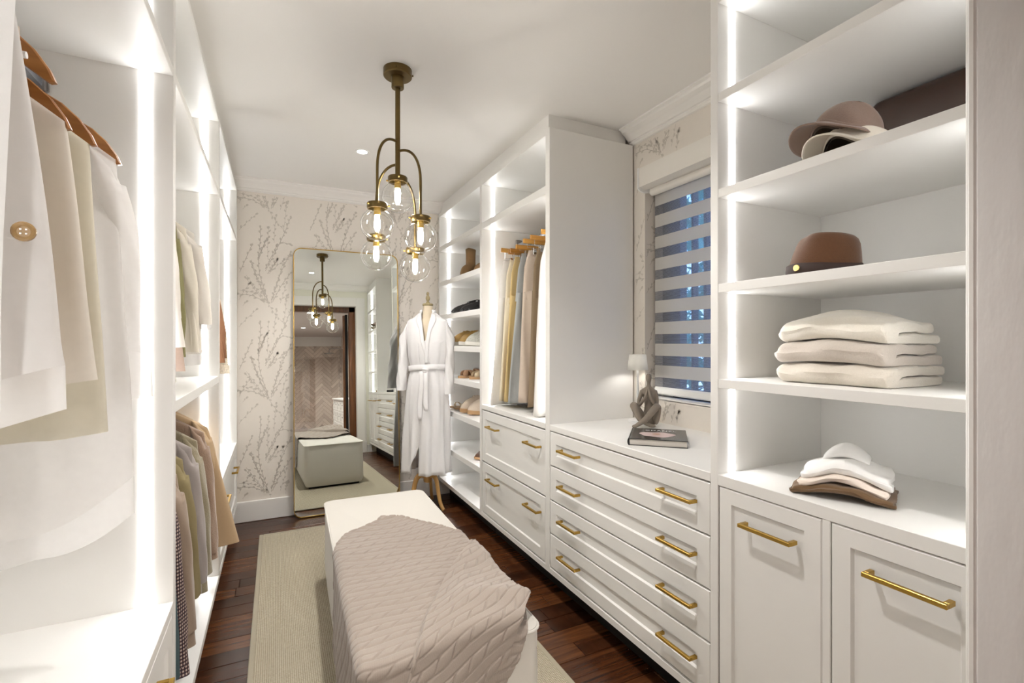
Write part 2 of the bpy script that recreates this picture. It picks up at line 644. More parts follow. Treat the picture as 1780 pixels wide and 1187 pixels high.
def sph(mb, c, r, seg=16, rings=10, sz=1.0):
    rr = []
    for i in range(rings + 1):
        a = -PI / 2 + PI * i / rings
        q = max(1e-4, math.cos(a)) * r
        rr.append([(c[0] + q * math.cos(2 * PI * k / seg), c[1] + q * math.sin(2 * PI * k / seg), c[2] + sz * r * math.sin(a)) for k in range(seg)])
    mb.loft(rr, True, True, True)
    return mb


def bez(p0, p1, p2, p3, n):
    out = []
    for i in range(n + 1):
        t = i / n
        out.append(tuple((1 - t) ** 3 * a + 3 * (1 - t) ** 2 * t * b + 3 * (1 - t) * t * t * c + t ** 3 * d
                         for a, b, c, d in zip(p0, p1, p2, p3)))
    return out


# ------------------------------------------------------------------ room shell
fl = struct('floor', MB().box(XWL, XWR + 0.2, -0.0, BY, -0.06, -0.012), 'gap')
board_meshes = {}
y = 0.1
rng = random.Random(3)
while y < BY - 0.002:
    wdt = 0.098
    y1 = min(y + wdt, BY)
    cuts = [XWL]
    x = XWL + rng.uniform(0.3, 1.6)
    while x < XWR - 0.25:
        cuts.append(x)
        x += rng.uniform(0.9, 1.8)
    cuts.append(XWR)
    for a, b in zip(cuts[:-1], cuts[1:]):
        if b < XL - 0.05:
            continue
        dz = rng.uniform(-0.0012, 0.0004)
        MB().box(a + 0.0012, b - 0.0012, y + 0.0014, y1 - 0.0014, -0.012, dz, 0.0012).build('floorboard', 'floor', fl)
    y = y1

struct('ceiling', MB().box(XWL - 0.1, XWR + 0.2, -0.0, BY + 0.1, CEIL, CEIL + 0.08), 'ceil')
wb = struct('wall_back', MB().box(XWL - 0.1, XWR + 0.2, BY, BY + 0.1, 0, CEIL), 'paper')
struct('wall_left', MB().box(XWL - 0.1, XWL, 0.2, BY, 0, CEIL), 'cream')
WY0, WY1, WZ0, WZ1 = 1.45, 2.035, 1.005, 2.235
wr = struct('wall_right', MB().box(XWR, XWR + 0.2, 0.2, WY0, 0, CEIL).box(XWR, XWR + 0.2, WY1, BY, 0, CEIL)
            .box(XWR, XWR + 0.2, WY0, WY1, 0, WZ0).box(XWR, XWR + 0.2, WY0, WY1, WZ1, CEIL), 'paper')
# rear wall with door opening (the camera stands in it)
DX0, DX1, DZ = -0.22, 1.08, 2.18
RB = 0.20
JY = 0.30
struct('wall_rear', MB().box(XWL, DX0 - 0.02, RB, RY, 0, CEIL).box(DX1 + 0.02, XWR, RB, RY, 0, CEIL)
       .box(DX0 - 0.02, DX1 + 0.02, RB, RY, DZ + 0.02, CEIL), 'cream')
d1 = tag(thing('door_1', (0.39, 0.3, 0), None, None), kind='structure')
for s, x0 in ((1, DX1), (-1, DX0)):
    a, b = (x0, x0 + 0.02) if s > 0 else (x0 - 0.02, x0)
    MB().box(a, b, JY, RY, 0, DZ, 0.003).build('jamb_lining', 'plaster', d1)
    a, b = (x0, x0 + 0.13) if s > 0 else (x0 - 0.13, x0)
    MB().box(a, b, RY, RY + 0.012, 0.17, DZ + 0.13, 0.003).build('architrave', 'trim', d1)
    MB().box(a + 0.012, b - 0.02, RY + 0.012, RY + 0.019, 0.17, DZ + 0.118, 0.003).build('architrave_bead', 'trim', d1)
    MB().box(a, b + (0.004 if s > 0 else 0), RY, RY + 0.022, 0, 0.17, 0.004).build('plinth_block', 'trim', d1)
    a, b = (x0 - 0.085, x0 + 0.02) if s > 0 else (x0 - 0.02, x0 + 0.085)
    MB().box(a, b, 0.17, 0.272, 0, DZ + 0.02, 0.004).build('timber_jamb', 'doorwood', d1)
MB().box(DX0, DX1, JY, RY, DZ, DZ + 0.02, 0.003).build('head_lining', 'plaster', d1)
MB().box(DX0 - 0.13, DX1 + 0.13, RY, RY + 0.0125, DZ, DZ + 0.13, 0.003).build('architrave', 'trim', d1)
MB().box(DX0, DX1, 0.17, 0.272, DZ - 0.075, DZ + 0.02, 0.004).build('timber_head', 'doorwood', d1)
# sliding timber door stacked open on the bathroom side
sd = thing('sliding_door', (0.9, 0.12, 0), 'dark timber sliding door edge stacked beside the bathroom opening, seen in mirror', 'door')
MB().box(0.925, 0.975, 0.075, 0.115, 0.01, DZ - 0.10, 0.003).build('stile', 'doorwood', sd)
MB().box(0.955, 0.99, 0.118, 0.15, 0.01, DZ - 0.09, 0.003).build('dark_track', 'black', sd)

# cornices and skirtings
CP = [(0, 0), (0.092, 0), (0.092, -0.008), (0.080, -0.014), (0.074, -0.024), (0.052, -0.036), (0.036, -0.052), (0.028, -0.062),
      (0.018, -0.064), (0.018, -0.072), (0.010, -0.080), (0.0, -0.082)]
struct('trim_1', MB().prism([(BY - p, CEIL + q) for p, q in CP], 'X', XWL, XWR), 'trim')
struct('trim_2', MB().prism([(XWR - p, CEIL + q) for p, q in CP], 'Y', 1.09, 2.14), 'trim')
struct('trim_3', MB().prism([(RY + p, CEIL + q) for p, q in CP], 'X', XL, 1.27), 'trim')
# filler boards between cabinet tops and ceiling
struct('trim_4', MB().box(1.268, XWR - 0.03, 2.16, BY - 0.02, 2.40, CEIL, 0.001), 'cab')
struct('trim_5', MB().box(XWL, XL - 0.018, RY + 0.02, BY - 0.02, 2.41, CEIL, 0.001), 'cab')
struct('trim_6', MB().box(1.268, XWR, RY + 0.02, 1.09, 2.40, CEIL, 0.001), 'cab')
for nm, d in (('baseboard_back', (XL - 0.3, XWR, BY - 0.016, BY, 0, 0.150)), ('baseboard_rear', (1.215, 1.29, RY, RY + 0.016, 0, 0.115)),
              ('baseboard_rear_left', (XL - 0.3, DX0 - 0.135, RY, RY + 0.016, 0, 0.115))):
    struct(nm, MB().box(*d, 0.004), 'trim')


# ------------------------------------------------------------------ wallpaper print
def C(pts):   # crop coordinates of the motif -> metres on the paper
    return [((x / 3.958 - 12.0) / 277.0, (868 - (580 + y / 3.955)) / 241.0) for x, y in pts]


STEMS = [C(q) for q in (
    [(275, 1100), (225, 1010), (180, 910), (145, 820)],
    [(272, 1100), (228, 970), (205, 900), (195, 800), (212, 640), (210, 570)],
    [(240, 1100), (185, 1020), (110, 930)],
    [(265, 1095), (205, 1070), (150, 1045), (60, 1040)],
    [(288, 1095), (330, 950), (380, 830), (430, 730)],
    [(298, 1090), (360, 970), (430, 880)],
    [(355, 1095), (385, 1010), (400, 950)],
    [(60, 1080), (100, 1010), (130, 970)],
    [(65, 890), (105, 800), (148, 700)],
    [(247, 870), (350, 670), (400, 560), (430, 480)],
    [(200, 790), (230, 700), (255, 650)],
    [(262, 890), (300, 840), (330, 790)],
    [(60, 600), (110, 545), (180, 480)],
    [(265, 790), (262, 700), (270, 570)],
    [(310, 670), (312, 590), (325, 480)],
    [(380, 570), (395, 470), (402, 380)],
    [(145, 130), (190, 260), (240, 390), (310, 500), (390, 580)],
    [(60, 345), (110, 348), (165, 362)],
    [(110, 240), (165, 310), (230, 400)],
    [(245, 190), (330, 20)], [(190, 120), (245, 0)], [(272, 205), (330, 120)],
    [(290, 410), (330, 300), (380, 120)],
    [(270, 890), (340, 820), (430, 755)],
    [(348, 670), (390, 660), (430, 672)],
    [(390, 1090), (410, 1040)], [(85, 1120), (110, 1095)],
)]
DARK = {0, 1, 3, 4, 5, 8, 9, 10, 11, 19, 20, 24}


def paper_print(name, parent, place, u0, u1, v0, v1, seed, holes=()):
    tw = MB()
    bd = MB()
    rg = random.Random(seed)
    TU, TV = 0.47, 0.70

    def ok(u, v):
        return u0 + .004 < u < u1 - .004 and v0 + .004 < v < v1 - .004 and not any(a < u < b and c < v < d for a, b, c, d in holes)

    def quad(mb, p, t, hw, hl, lift, k=8):
        nx, ny = -t[1], t[0]
        ring = []
        for i in range(k):
            a = 2 * PI * i / k
            r = 1.0 + 0.25 * math.cos(a)
            ring.append((p[0] + t[0] * hl * math.cos(a) + nx * hw * r * math.sin(a), p[1] + t[1] * hl * math.cos(a) + ny * hw * r * math.sin(a)))
        if all(ok(*q) for q in ring):
            n = len(mb.v)
            mb.v += [place(q[0], q[1], lift) for q in ring]
            mb.f.append(tuple(range(n, n + k)))
    for iu in range(int((u0) / TU) - 2, int(u1 / TU) + 2):
        for iv in range(-5, 5):
            ou, ov = iu * TU, iv * TV + (iu % 2) * TV * 0.5
            for si, st in enumerate(STEMS):
                P = []
                for a, b in zip(st[:-1], st[1:]):
                    for k in range(6):
                        P.append((a[0] + (b[0] - a[0]) * k / 6 + ou, a[1] + (b[1] - a[1]) * k / 6 + ov))
                P.append((st[-1][0] + ou, st[-1][1] + ov))
                for _ in range(3):
                    P = [P[0]] + [((P[i - 1][0] + 2 * P[i][0] + P[i + 1][0]) / 4, (P[i - 1][1] + 2 * P[i][1] + P[i + 1][1]) / 4) for i in range(1, len(P) - 1)] + [P[-1]]
                w = 0.0013 if si in DARK else 0.0007
                for a, b in zip(P[:-1], P[1:]):
                    if not (ok(*a) and ok(*b)):
                        continue
                    L = math.hypot(b[0] - a[0], b[1] - a[1]) or 1
                    nx, ny = -(b[1] - a[1]) / L * w, (b[0] - a[0]) / L * w
                    n = len(tw.v)
                    tw.v += [place(a[0] + nx, a[1] + ny, .0004), place(a[0] - nx, a[1] - ny, .0004), place(b[0] - nx, b[1] - ny, .0004), place(b[0] + nx, b[1] + ny, .0004)]
                    tw.f.append((n, n + 1, n + 2, n + 3))
                # buds
                tot = 0.0
                nxt = 0.02
                side = 1
                for a, b in zip(P[:-1], P[1:]):
                    L = math.hypot(b[0] - a[0], b[1] - a[1]) or 1e-6
                    while tot + L > nxt:
                        f = (nxt - tot) / L
                        t = ((b[0] - a[0]) / L, (b[1] - a[1]) / L)
                        ang = side * rg.uniform(0.25, 0.6)
                        tt = (t[0] * math.cos(ang) - t[1] * math.sin(ang), t[0] * math.sin(ang) + t[1] * math.cos(ang))
                        sz = rg.uniform(0.006, 0.0125)
                        p = (a[0] + (b[0] - a[0]) * f + tt[0] * sz * .9 - t[1] * side * .002, a[1] + (b[1] - a[1]) * f + tt[1] * sz * .9 + t[0] * side * .002)
                        quad(bd, p, tt, sz * rg.uniform(.38, .55), sz, .0008)
                        side = -side
                        nxt += rg.uniform(0.017, 0.036)
                    tot += L
                e = P[-1]
                t = ((P[-1][0] - P[-2][0]), (P[-1][1] - P[-2][1]))
                L = math.hypot(*t) or 1
                quad(bd, (e[0] + t[0] / L * .008, e[1] + t[1] / L * .008), (t[0] / L, t[1] / L), .007, .011, .0008)
    for mb, nm, m in ((tw, 'printed_twigs', 'twig'), (bd, 'printed_buds', 'print')):
        o = mb.build(nm, m, parent)
        o['kind'] = 'stuff'


paper_print('back', wb, lambda u, v, l: (XL + u, BY - l, 0.15 + v), -0.02, 1.52, 0.003, 2.25, 1)
paper_print('right', wr, lambda u, v, l: (XWR - l, 2.12 - u, 0.15 + v), 0.0, 1.03, 0.74, 2.25, 2,
            holes=((2.12 - WY1 - .004, 2.12 - WY0 + .004, WZ0 - .15 - .004, WZ1 - .15 + .004),))
paper_print('reveal', wr, lambda u, v, l: (XWR + u, WY1 - l, WZ0 + v), 0.002, 0.10, 0.0, WZ1 - WZ0, 3)

# ------------------------------------------------------------------ window, blind, garden
wf = tag(thing('window_1', (XWR + 0.15, 1.74, WZ0), None, None), kind='structure')
XF = 1.925
MB().box(XWR, XF, WY0, WY1, WZ0 - 0.004, WZ0 + 0.006, 0.001).build('window_sill', 'trim', wf)
f_ = MB()
for a, b, c, d in ((1.905, WY1, WZ0, WZ1), (WY0, 1.58, WZ0, WZ1), (1.58, 1.905, WZ0, WZ0 + 0.05), (1.58, 1.905, WZ1 - 0.10, WZ1)):
    f_.box(XF, XF + 0.05, a, b, c, d, 0.002)
f_.build('window_frame', 'frame_dark', wf)
MB().box(XF + 0.005, XF + 0.045, 1.735, 1.755, WZ0 + 0.05, WZ1 - 0.10, 0.002).build('mullion', 'frame_dark', wf)
MB().box(XF + 0.005, XF + 0.045, 1.82, 1.835, WZ0 + 0.05, WZ1 - 0.10, 0.002).build('mullion', 'frame_dark', wf)
for a, b in ((1.835, 1.905), (1.755, 1.82), (1.58, 1.735)):
    MB().box(XF + 0.022, XF + 0.026, a, b, WZ0 + 0.05, WZ1 - 0.10).build('window_pane', 'pane', wf)
MB().box(XF - 0.03, XF, WY0 + 0.05, 1.93, WZ0 + 0.006, WZ0 + 0.028, 0.003).build('sash_bar', 'frame_dark', wf)

bl = thing('zebra_blind', (1.80, 1.74, WZ1), 'ivory and sheer striped roller blind covering the window', 'blind')
pr = [(1.745, 2.132), (1.745, 2.232), (1.86, 2.232), (1.86, 2.14), (1.79, 2.125)]
MB().prism(pr, 'Y', WY0 + 0.01, WY1 - 0.016).build('cassette', 'blindbox', bl)
pr2 = [(1.741, 2.126), (1.741, 2.236), (1.862, 2.236), (1.862, 2.120), (1.79, 2.108), (1.755, 2.114)]
MB().prism(pr2, 'Y', WY1 - 0.016, WY1 - 0.006).build('end_cap', 'white', bl)
MB().tube([(1.835, WY0 + .02, 2.118), (1.835, WY1 - .02, 2.118)], 0.022, 14).build('roller_tube', 'blindbox', bl, True)
XB = 1.862
zt = 2.11
for k in range(9):
    a = zt - 0.1163 * k
    MB().box(XB, XB + 0.0012, WY0 + 0.02, WY1 - 0.010, a - 0.065, a).build('opaque_band', 'blind', bl)
    MB().add([(XB + .0006, WY0 + .02, a - .065), (XB + .0006, WY1 - .01, a - .065), (XB + .0006, WY1 - .01, a - .1163), (XB + .0006, WY0 + .02, a - .1163)],
             [(0, 1, 2, 3)]).build('sheer_band', 'sheer', bl)
MB().add([(XB + .0006, WY0 + .02, 2.11), (XB + .0006, WY1 - .01, 2.11), (XB + .0006, WY1 - .01, 2.15), (XB + .0006, WY0 + .02, 2.15)],
         [(0, 1, 2, 3)]).build('sheer_band', 'sheer', bl)
MB().box(XB - .010, XB + .012, WY0 + .02, WY1 - .010, 1.022, 1.064, 0.008).build('bottom_rail', 'white', bl, True)

tag(MB().box(2.05, 9, -4, 8, -0.3, -0.2).build('garden_ground', 'earth'), kind='structure')


def shrub(x, y, h, r, seed, label):
    t = thing('garden_tree', (x, y, -0.2), label, 'tree', 'trees outside the window')
    MB().tube([(x, y, -0.2), (x + .05, y, h * .5), (x, y + .05, h)], [.07, .05, .02], 8).build('trunk', 'bark', t, True)
    rg = np.random.default_rng(seed)
    n = 2600
    d = rg.normal(size=(n, 3))
    d /= np.linalg.norm(d, axis=1)[:, None]
    c = np.array([x, y, h]) + d * (r * rg.uniform(.35, 1, n) ** .6)[:, None] * np.array([1, 1, 1.3])
    mb = MB()
    for p in c:
        a = rg.normal(size=3)
        a /= np.linalg.norm(a)
        b = np.cross(a, [0.3, 0.2, 1])
        b /= np.linalg.norm(b)
        s = rg.uniform(.06, .11)
        mb.add([p - a * s, p + b * s * .4, p + a * s, p - b * s * .4], [(0, 1, 2, 3)])
    o = mb.build('foliage', 'leaf', t)
    o['kind'] = 'stuff'


shrub(4.5, 4.0, 1.9, 1.15, 1, 'green leafy tree filling the view through the window lites')
shrub(4.8, 1.2, 1.1, 0.9, 2, 'lower green tree standing to the right outside the window')
shrub(6.6, 7.2, 1.3, 1.0, 3, 'far green tree standing behind at left outside the window')


# ------------------------------------------------------------------ cabinet joinery
def shaker(name, parent, xf, sx, y0, y1, z0, z1, rail=0.055):
    """drawer or door front facing sx, front face at x = xf"""
    c = 0.003
    i0 = rail
    i1 = rail + 0.005
    dp = 0.008

    def rect(i, x):
        return [(x, y0 + i, z0 + i), (x, y1 - i, z0 + i), (x, y1 - i, z1 - i), (x, y0 + i, z1 - i)]
    rings = [rect(0, xf - sx * 0.020), rect(0, xf - sx * c), rect(c, xf), rect(i0, xf), rect(i1, xf - sx * dp)]
    return MB().loft(rings, True, True, True).build(name, 'cab', parent)


def handle_mesh(sx, length=0.16):
    s = 0.0055
    out = 0.036
    mb = MB()
    h = length / 2
    mb.box(min(sx * (out - 2 * s), sx * out), max(sx * (out - 2 * s), sx * out), -h, h, -s, s, 0.0012)
    for q in (-h, h - 2 * s):
        mb.box(min(0, sx * (out - 2 * s)), max(0, sx * (out - 2 * s)), q, q + 2 * s, -s, s, 0.0008)
    return mb


HANDLES = {}


def handle(drawer, root, sx, x, y, z, length=0.16):
    k = (sx, length)
    b = BASE[root.name]
    loc = (x - b.x, y - b.y, z - b.z)
    if k not in HANDLES:
        o = handle_mesh(sx, length).build('handle', 'brass', None)
        HANDLES[k] = o
        o.parent = drawer
        o.location = loc
        o['label'] = 'square brass bar handle'
        return o
    return clone(HANDLES[k], drawer, loc)


def led(root, x, y, z0, z1, face):
    """strip set in the panel face at y, glowing towards face (+1/-1 along y)"""
    a, b = (y, y + 0.003) if face > 0 else (y - 0.003, y)
    MB().box(x - 0.0095, x + 0.0095, a, b, z0, z1).build('led_strip', 'led', root)


def drawerfront(root, sx, xf, y0, y1, z0, z1, hy, hz, name='drawer'):
    d = shaker(name, root, xf, sx, y0, y1, z0, z1)
    for q in hy:
        handle(d, root, sx, xf, q, hz)
    return d


T = 0.033
# --- shoe tower (far right)
st = thing('shoe_cabinet', (1.5, 3.5, 0), 'tall lit white open cabinet holding rows of shoes in far right corner', 'cabinet')
SY0, SY1 = 3.02, BY - 0.012
bx('side_panel', st, (XR, XWR - .012, SY0, SY0 + .034, .13, 2.40))
bx('side_panel', st, (XR, XWR - .012, SY1 - .028, SY1, .13, 2.40))
bx('back_panel', st, (XWR - .024, XWR - .012, SY0 + .034, SY1 - .028, .13, 2.40))
bx('top_panel', st, (XR, XWR - .024, SY0 + .034, SY1 - .028, 2.37, 2.40))
bx('bottom_panel', st, (XR, XWR - .024, SY0 + .034, SY1 - .028, .13, .162))
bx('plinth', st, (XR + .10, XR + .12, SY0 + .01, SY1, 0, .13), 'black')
SHZ = [2.115, 1.815, 1.535, 1.275, 1.025, 0.755, 0.448]
for z in SHZ:
    bx('shelf', st, (XR + .001, XWR - .024, SY0 + .034, SY1 - .028, z - .040, z))
lv = [.162] + sorted(SHZ) + [2.41]
for a, b in zip(lv[:-1], lv[1:]):
    led(st, 1.334, SY1 - .028, a, b - .041, -1)
    led(st, 1.334, SY0 + .034, a, b - .041, 1)

# --- hanging tower with two deep drawers
ht = thing('hanging_cabinet', (1.5, 2.57, 0), 'tall white hanging cabinet of trousers above two deep drawers', 'wardrobe')
HY0, HY1 = 2.119, 3.02
bx('side_panel', ht, (XR, XWR - .012, HY0, HY0 + .042, .13, 2.40))
bx('back_panel', ht, (XWR - .024, XWR - .012, HY0 + .042, HY1, .13, 2.40))
bx('top_panel', ht, (XR, XWR - .024, HY0 + .042, HY1, 2.37, 2.40))
bx('bottom_panel', ht, (XR, XWR - .024, HY0 + .042, HY1, .13, .158))
bx('shelf', ht, (XR + .001, XWR - .024, HY0 + .042, HY1, 2.070, 2.112))
bx('drawer_top', ht, (XR, XWR - .024, HY0 + .042, HY1, .855, .885))
bx('plinth', ht, (XR + .10, XR + .12, HY0, HY1, 0, .13), 'black')
for a, b in ((.165, .500), (.508, .847)):
    drawerfront(ht, -1, XR + .002, HY0 + .046, HY1 - .006, a, b, (2.285, 2.815), a + .246)
MB().tube([(1.53, HY0 + .042, 1.985), (1.53, HY1, 1.985)], 0.013, 12).build('hanging_rail', 'rail', ht, True)
MB().box(1.505, 1.555, HY1 - .006, HY1, 1.955, 2.02, .004).build('rail_bracket', 'nickel', ht)
for a, b in ((.885, 2.069), (2.112, 2.369)):
    led(ht, 1.334, HY1, a, b, -1)
    led(ht, 1.334, HY0 + .042, a, b, 1)

# --- chest of four drawers and its worktop
ch = thing('drawer_chest', (1.5, 1.6, 0), 'low white chest of four wide drawers with brass bar handles', 'drawers')
CY0, CY1 = 1.108, 2.119
bx('bottom_panel', ch, (XR, XWR - .012, CY0, CY1, .13, .158))
bx('back_panel', ch, (XWR - .024, XWR - .012, CY0, CY1, .158, .855))
bx('face_rail', ch, (XR + .022, XR + .04, CY0, CY1, .158, .855))
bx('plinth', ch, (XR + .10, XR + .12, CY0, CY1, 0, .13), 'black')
for a, b in ((.165, .331), (.337, .501), (.507, .675), (.681, .849)):
    drawerfront(ch, -1, XR + .002, CY0 + .003, CY1 - .003, a, b, (1.243, 1.925), a + .095)
wt = bx('worktop', None, (XR, XWR, CY0, CY1, .855, .885), 'cab', .002)
tag(wt, 'smooth white worktop under the window carrying lamp, figurine and book', 'worktop')

# --- open shelf unit with two doors (near right)
su = thing('shelf_cabinet', (1.5, 0.75, 0), 'tall lit white shelf unit with hats and knitwear above two panelled doors', 'cabinet')
UY0, UY1 = 0.402, 1.108
bx('side_panel', su, (XR, XWR - .012, UY1 - .029, UY1, .13, 2.40))
bx('side_panel', su, (XR, XWR - .012, UY0, UY0 + .029, .13, 2.40))
bx('back_panel', su, (XWR - .024, XWR - .012, UY0 + .029, UY1 - .029, .13, 2.40))
bx('top_panel', su, (XR, XWR - .024, UY0 + .029, UY1 - .029, 2.37, 2.40))
bx('bottom_panel', su, (XR, XWR - .024, UY0 + .029, UY1 - .029, .13, .158))
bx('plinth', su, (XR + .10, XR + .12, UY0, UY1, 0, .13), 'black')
UZ = [.886, 1.186, 1.486, 1.784, 2.087]
for z in UZ:
    bx('shelf', su, (XR + (0 if z < 1 else .001), XWR - .024, UY0 + .029, UY1 - .029, z - .028 - (.006 if z < 1 else 0), z))
bx('door_post', su, (XR + .001, XR + .03, .737, .757, .158, .852))
for y0, y1, hy in ((.759, 1.076, .902), (.4335, .735, .568)):
    d = shaker('door', su, XR + .002, -1, y0, y1, .165, .849, .045)
    handle(d, su, -1, XR + .002, hy, .765)
lv = UZ + [2.398]
for a, b in zip(lv[:-1], lv[1:]):
    led(su, 1.315, UY1 - .029, a, b - .029, -1)
    led(su, 1.315, UY0 + .029, a, b - .029, 1)

# --- left run, three bays
LY = [0.420, 1.594, 2.770, BY - 0.012]


def left_bay(name, label, y0, y1, last, deskz, drawers):
    r = thing(name, (-.55, (y0 + y1) / 2, 0), label, 'wardrobe')
    p = .032
    # far side panel belongs to the bay, the first bay also has its near panel
    bx('side_panel', r, (XWL + .012, XL, y1, y1 + (p if not last else .0) + (.001 if last else 0), .13, 2.41) if not last else (XWL + .012, XL, y1 - .022, y1, .13, 2.41))
    ye = y1 - (.022 if last else 0)
    ys = y0 + (p if y0 > .5 else 0)
    if y0 < .5:
        bx('side_panel', r, (XWL + .012, XL, y0, y0 + .022, .13, 2.41))
        ys = y0 + .022
    bx('back_panel', r, (XWL + .012, XWL + .024, ys, ye, .13, 2.41))
    bx('top_panel', r, (XWL + .024, XL, ys, ye, 2.39, 2.41))
    bx('bottom_panel', r, (XWL + .024, XL, ys, ye, .125, .155))
    bx('plinth', r, (XL - .12, XL - .10, ys, ye, 0, .125), 'cab')
    bx('shelf', r, (XWL + .024, XL - .001, ys, ye, 2.030, 2.056))
    if drawers:
        bx('drawer_top', r, (XWL + .024, XL, ys, ye, deskz - .028, deskz))
        drawerfront(r, 1, XL - .002, ys + .004, ye - .004, .162, deskz - .034, drawers, .468 if last else .492)
        zs = [(deskz, 2.029), (2.056, 2.389)]
    else:
        bx('shelf', r, (XWL + .024, XL - .001, ys, ye, 1.105, 1.138))
        zs = [(.155, 1.104), (1.138, 2.029), (2.056, 2.389)]
    for a, b in zs:
        led(r, XL - .062, ye, a, b, -1)
        led(r, XL - .062, ys, a, b, 1)
    return r, ys, ye


b1, a1, e1 = left_bay('wardrobe_bay', 'nearest white left wardrobe bay with pale shirts and drawer below', LY[0], LY[1], False, .593, (1.318, .75))
b2, a2, e2 = left_bay('double_hang_bay', 'middle left wardrobe bay with shirts above and winter coats below', LY[1], LY[2], False, 0, None)
b3, a3, e3 = left_bay('wardrobe_bay', 'farthest left wardrobe bay beside the wallpapered wall, with drawer below', LY[2], LY[3], True, .588, (2.965, 3.625))


def left_rail(r, x, ya, yb, z, bracket=True):
    MB().prism([(x - .008, z - .017), (x + .008, z - .017), (x + .010, z + .010), (x + .005, z + .017), (x - .005, z + .017), (x - .010, z + .010)], 'Y', ya, yb).build('hanging_rail', 'rail', r)
    MB().box(x - .021, x + .021, yb - .006, yb, z - .035, z + .035, .008).build('rail_bracket', 'nickel', r)


left_rail(b1, -.53, a1, e1, 1.955)
left_rail(b2, -.53, a2, e2, 1.955)
left_rail(b2, -.53, a2, e2, 1.062)
left_rail(b3, -.53, a3, e3, 1.955)

# ------------------------------------------------------------------ ceiling lamps
for i, (x, y) in enumerate(DOWNS):
    t = thing('downlight', (x, y, CEIL), 'round white recessed downlight in ceiling behind the pendant lamp' if i == 0 else 'recessed ceiling downlight nearer the doorway, seen only in mirror', 'downlight', 'ceiling downlights')
    MB().lathe([(.030, CEIL - .0005), (.030, CEIL - .003), (.040, CEIL - .004), (.044, CEIL - .0005)], x, y, 28, False, False).build('trim_ring', 'white', t, True)
    MB().lathe([(.030, CEIL - .0015), (.030, CEIL - .0030)], x, y, 28).build('lens', 'disc', t)

# pendant chandelier
PX, PY = 0.475, 2.10
pn = thing('pendant_lamp', (PX, PY, CEIL), 'aged bronze pendant with five clear glass globes hanging from ceiling', 'chandelier')
MB().lathe([(.0, CEIL), (.061, CEIL), (.061, CEIL - .028), (.058, CEIL - .031), (.0, CEIL - .031)], PX, PY, 40, False, False).build('canopy', 'bronze', pn, True)
MB().lathe([(.0, CEIL - .031), (.0265, CEIL - .031), (.0265, CEIL - .078), (.025, CEIL - .080), (.0, CEIL - .080)], PX, PY, 30, False, False).build('collar', 'bronze', pn, True)
MB().tube([(PX, PY, CEIL - .08), (PX, PY, 2.005)], .0108, 18).build('stem', 'bronze', pn, True)
s_ = MB()
s_.tube([(PX + .060, PY - .01, CEIL - .016), (PX + .066, PY - .011, CEIL - .016)], .004, 8)
s_.tube([(PX - .02, PY - .058, CEIL - .016), (PX - .022, PY - .064, CEIL - .016)], .004, 8)
s_.build('canopy_screw', 'bronze', pn, True)


def globe(c, seedang):
    x, y, z = c
    rg = .0677
    cap = MB().lathe([(.0, z + .088), (.040, z + .088), (.042, z + .085), (.042, z + .068), (.040, z + .063), (.036, z + .063), (.036, z + .080), (.0, z + .080)], x, y, 30, False, False).build('globe_cap', 'bronze', pn, True)
    sc = MB()
    for k in range(3):
        a = seedang + k * 2 * PI / 3
        sc.tube([(x + .040 * math.cos(a), y + .040 * math.sin(a), z + .076), (x + .049 * math.cos(a), y + .049 * math.sin(a), z + .076)], .0025, 8)
        sph(sc, (x + .050 * math.cos(a), y + .050 * math.sin(a), z + .076), .004, 8, 6)
    sc.build('cap_screw', 'brass', cap, True)
    prof = []
    for k in range(26):
        a = -PI / 2 + (PI / 2 + R(58)) * k / 25
        prof.append((max(.0005, rg * math.cos(a)), z + rg * math.sin(a)))
    prof.append((.0345, z + .066))
    prof.append((.0345, z + .074))
    MB().lathe(prof, x, y, 40, True, False).build('glass_globe', 'globe', pn, True, 0)
    hold = MB().lathe([(.0, z + .080), (.014, z + .080), (.014, z + .042), (.011, z + .038), (.0, z + .038)], x, y, 16, False, False).build('bulb_holder', 'brass', pn, True)
    b = MB()
    b.lathe([(.009, z + .040), (.010, z + .030), (.012, z + .010), (.012, z - .012), (.008, z - .024), (.001, z - .029)], x, y, 16)
    b.build('bulb', 'bulb', pn, True)


globe((PX, PY, 1.9325), .4)
for ang, za, zg in ((214, 2.172, 1.789), (309, 2.132, 1.748), (128, 2.075, 1.691), (37, 2.028, 1.644)):
    d = Vector((math.cos(R(ang)), math.sin(R(ang)), 0))
    rho = .12
    p0 = Vector((PX, PY, za)) + d * .008
    pts = bez(p0, p0 + d * .070 + Vector((0, 0, .006)), Vector((PX, PY, za - .055)) + d * rho, Vector((PX, PY, za - .150)) + d * rho, 18)
    pts.append(tuple(Vector((PX, PY, zg + .087)) + d * rho))
    MB().tube(pts, .0058, 12).build('arm', 'bronze', pn, True)
    g = Vector((PX, PY, zg)) + d * rho
    globe(g, R(ang))

# ------------------------------------------------------------------ leaning mirror
mx0, mx1 = 0.117, 0.900
top = Vector((0, BY - .012, 2.02))
bot = Vector((0, 3.895, 0.004))
mr = thing('floor_mirror', ((mx0 + mx1) / 2, 3.9, 0), 'tall leaning mirror with thin round-cornered brass frame against wallpaper', 'mirror')
Hm = (top - bot).length
zu = (top - bot).normalized()
nn = Vector((0, -zu.z, zu.y))
cxm = (mx0 + mx1) / 2
wm = (mx1 - mx0) / 2


